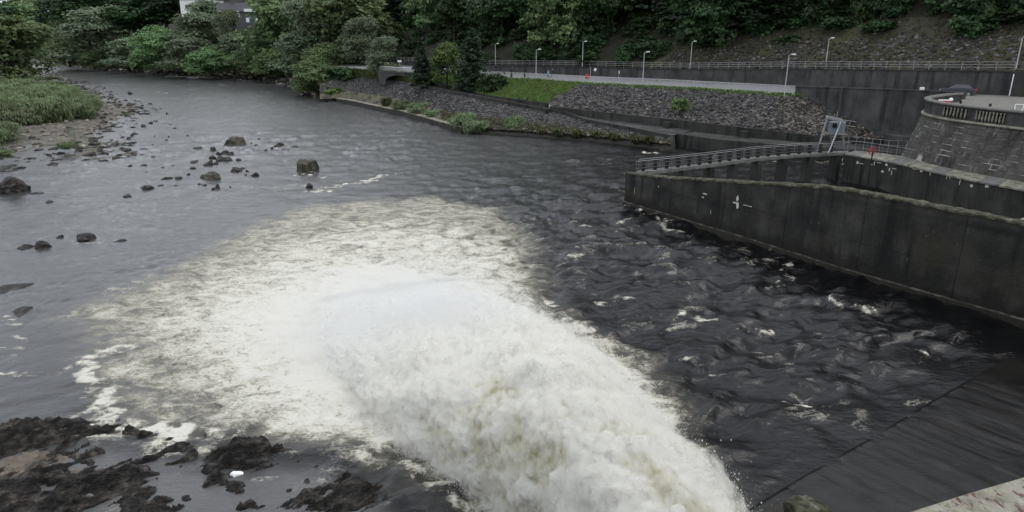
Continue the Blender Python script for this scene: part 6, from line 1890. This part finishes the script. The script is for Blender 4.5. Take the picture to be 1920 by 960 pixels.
bar_ = thing('barrier', 'low red and white barrier inside the tip of the tower parapet', 'barrier', (p.x, p.y, 8.25))
link('red_panel', MB().hexa([(-.75, -.25, .25), (.75, -.25, .25), (.75, .25, .25), (-.75, .25, .25), (-.6, -.08, .95), (.6, -.08, .95), (.6, .08, .95), (-.6, .08, .95)]).mesh('barrier_panel', REDM, bevel=.03), bar_)
for x in (-.7, .7): link('foot', MB().box((x, 0, .1), (.3, .7, .2)).mesh('barrier_foot', BLACKM, bevel=.02), bar_)
link('white_band', MB().box((0, 0, .98), (1.3, .22, .12)).mesh('barrier_band', WHITEM, bevel=.02), bar_)
bm = bmesh.new(); bmesh.ops.create_uvsphere(bm, u_segments=14, v_segments=10, radius=.2); me_ = bpy.data.meshes.new('ball_lamp'); bm.to_mesh(me_); bm.free(); me_.materials.append(WHITEM)
b_ = link('lamp_globe', me_, bar_); b_.location = (.95, .5, 1.0)
link('lamp_stem', MB().tube([(.95, .5, 0), (.95, .5, .85)], .04, 6).mesh('ball_stem', REDM), bar_)
p = at_y(1897, 203, 67.6)
gt = thing('white_gate', 'white tubular gate frame standing on the tower platform at the right edge', 'gate', (p.x, p.y, 8.25))
for a, b in (((-.9, 0, .62), (.9, -.2, .75)), ((-.9, 0, 0), (-.9, 0, .62))):
    link('bar', MB().tube([a, b], .045, 6).mesh('gate_bar', WHITEM), gt)
for a, b in (((.3, 0, 0), (.3, 0, 1.3)), ((1.0, -.1, 0), (1.0, -.1, 1.3)), ((.3, 0, 1.3), (1.0, -.1, 1.3)), ((.3, 0, .7), (1.0, -.1, .7)), ((.3, 0, .3), (1.0, -.1, .3))):
    link('frame_bar', MB().tube([a, b], .04, 6).mesh('gate_frame', WHITEM), gt)
link('panel', MB().box((.1, .15, .5), (.5, .08, .7)).mesh('gate_panel', flat('navy_sheet', (.03, .04, .09), .5)), gt)
p = at_y(1835, 199, 69.5)
tag(MB().box((p.x, p.y + 1, 8.31), (2.6, .35, .12), -.12).build('timber_beam', BLACKM, bevel=.02), 'dark timber beam lying on the tower platform behind the parapet', 'beam')
for px, lb in ((1805, 'small black and white bollard on the tower platform above the left balusters'), (1862, 'small black and white bollard on the tower platform above the right balusters')):
    p = at_y(px, 197, 72 if px < 1830 else 69)
    o = thing('bollard', lb, 'bollard', (p.x, p.y + .4, 8.25), 0, 'bollards on the tower platform')
    link('body', MB().tube([(0, 0, 0), (0, 0, .9)], .09, 8).mesh('bollard_body', WHITEM), o); link('cap', MB().tube([(0, 0, .9), (0, 0, 1.2)], [.1, .12], 8).mesh('bollard_cap', BLACKM), o)

# ------------------------------------------------------------------ grey house with white eaves beyond the river
hp = at_y(452, 46, 292)
hs_ = thing('house', 'dark grey house with bright white gable eaves among the trees of the far bank', 'house', (hp.x, hp.y, hp.z), .05)
W_, D_, H_ = 17.0, 9.0, 5.0
link('wall', MB().box((0, D_ / 2, H_ / 2 - 2), (W_, D_, H_ + 4)).mesh('house_wall', HARL), hs_)
rf_ = link('roof', MB()._add([(-W_ / 2 - .6, -.7, H_), (W_ / 2 + .6, -.7, H_), (W_ / 2 + .6, D_ / 2, H_ + 3.4), (-W_ / 2 - .6, D_ / 2, H_ + 3.4), (-W_ / 2 - .6, D_ + .7, H_), (W_ / 2 + .6, D_ + .7, H_),
                              (-W_ / 2 - .6, -.7, H_ - .15), (W_ / 2 + .6, -.7, H_ - .15)], [(0, 1, 2, 3), (3, 2, 5, 4), (0, 3, 4), (1, 5, 2), (6, 7, 1, 0)]).mesh('house_roof', SLATE), hs_)
fas = MB()
fas.box((1.5 + W_ / 4, -.78, H_ + .35), (W_ / 2 - 1, .14, 1.1))
link('fascia', fas.mesh('house_fascia', WHITEM), hs_)
link('gutter', MB().box((-W_ / 4, -.8, H_ - .05), (W_ / 2, .14, .3)).mesh('house_gutter', WHITEM), hs_)
for x, z_, w2, h2 in ((2.8, 1.7, 1.3, 1.7), (-5.5, 3.6, 1.6, 1.3), (-3.2, 3.6, 1.6, 1.3), (-1.0, 3.6, 1.6, 1.3), (6.4, 1.8, 1.0, 1.2)):
    w_ = link('window', MB().box((x, -.03, z_), (w2, .1, h2)).mesh('house_window', WHITEM), hs_)
    link('pane', MB().box((x, -.09, z_), (w2 - .3, .05, h2 - .3)).mesh('house_pane', GLASSM if x < 0 else WHITEM), w_)
link('chimney', MB().box((-4, D_ / 2, H_ + 4), (1.0, 1.4, 2.4)).mesh('house_chimney', HARL), rf_)
hp2 = at_y(372, 22, 320)
h2_ = thing('white_house', 'white-walled house glimpsed through the leaves at the top of the picture', 'house', (hp2.x, hp2.y, hp2.z - 2), -.1)
link('wall', MB().box((0, 4, 3), (16, 8, 8)).mesh('white_house_wall', WHITEM), h2_)
link('roof', MB()._add([(-8.5, -.5, 7), (8.5, -.5, 7), (8.5, 4, 10), (-8.5, 4, 10), (-8.5, 8.5, 7), (8.5, 8.5, 7)], [(0, 1, 2, 3), (3, 2, 5, 4), (0, 3, 4), (1, 5, 2)]).mesh('white_house_roof', SLATE), h2_)
for x in (-5, -1.5, 2, 5.5):
    w_ = link('window', MB().box((x, -.03, 4), (1.5, .1, 1.8)).mesh('wh_window', GREYPAINT), h2_); link('pane', MB().box((x, -.09, 4), (1.2, .05, 1.5)).mesh('wh_pane', GLASSM), w_)
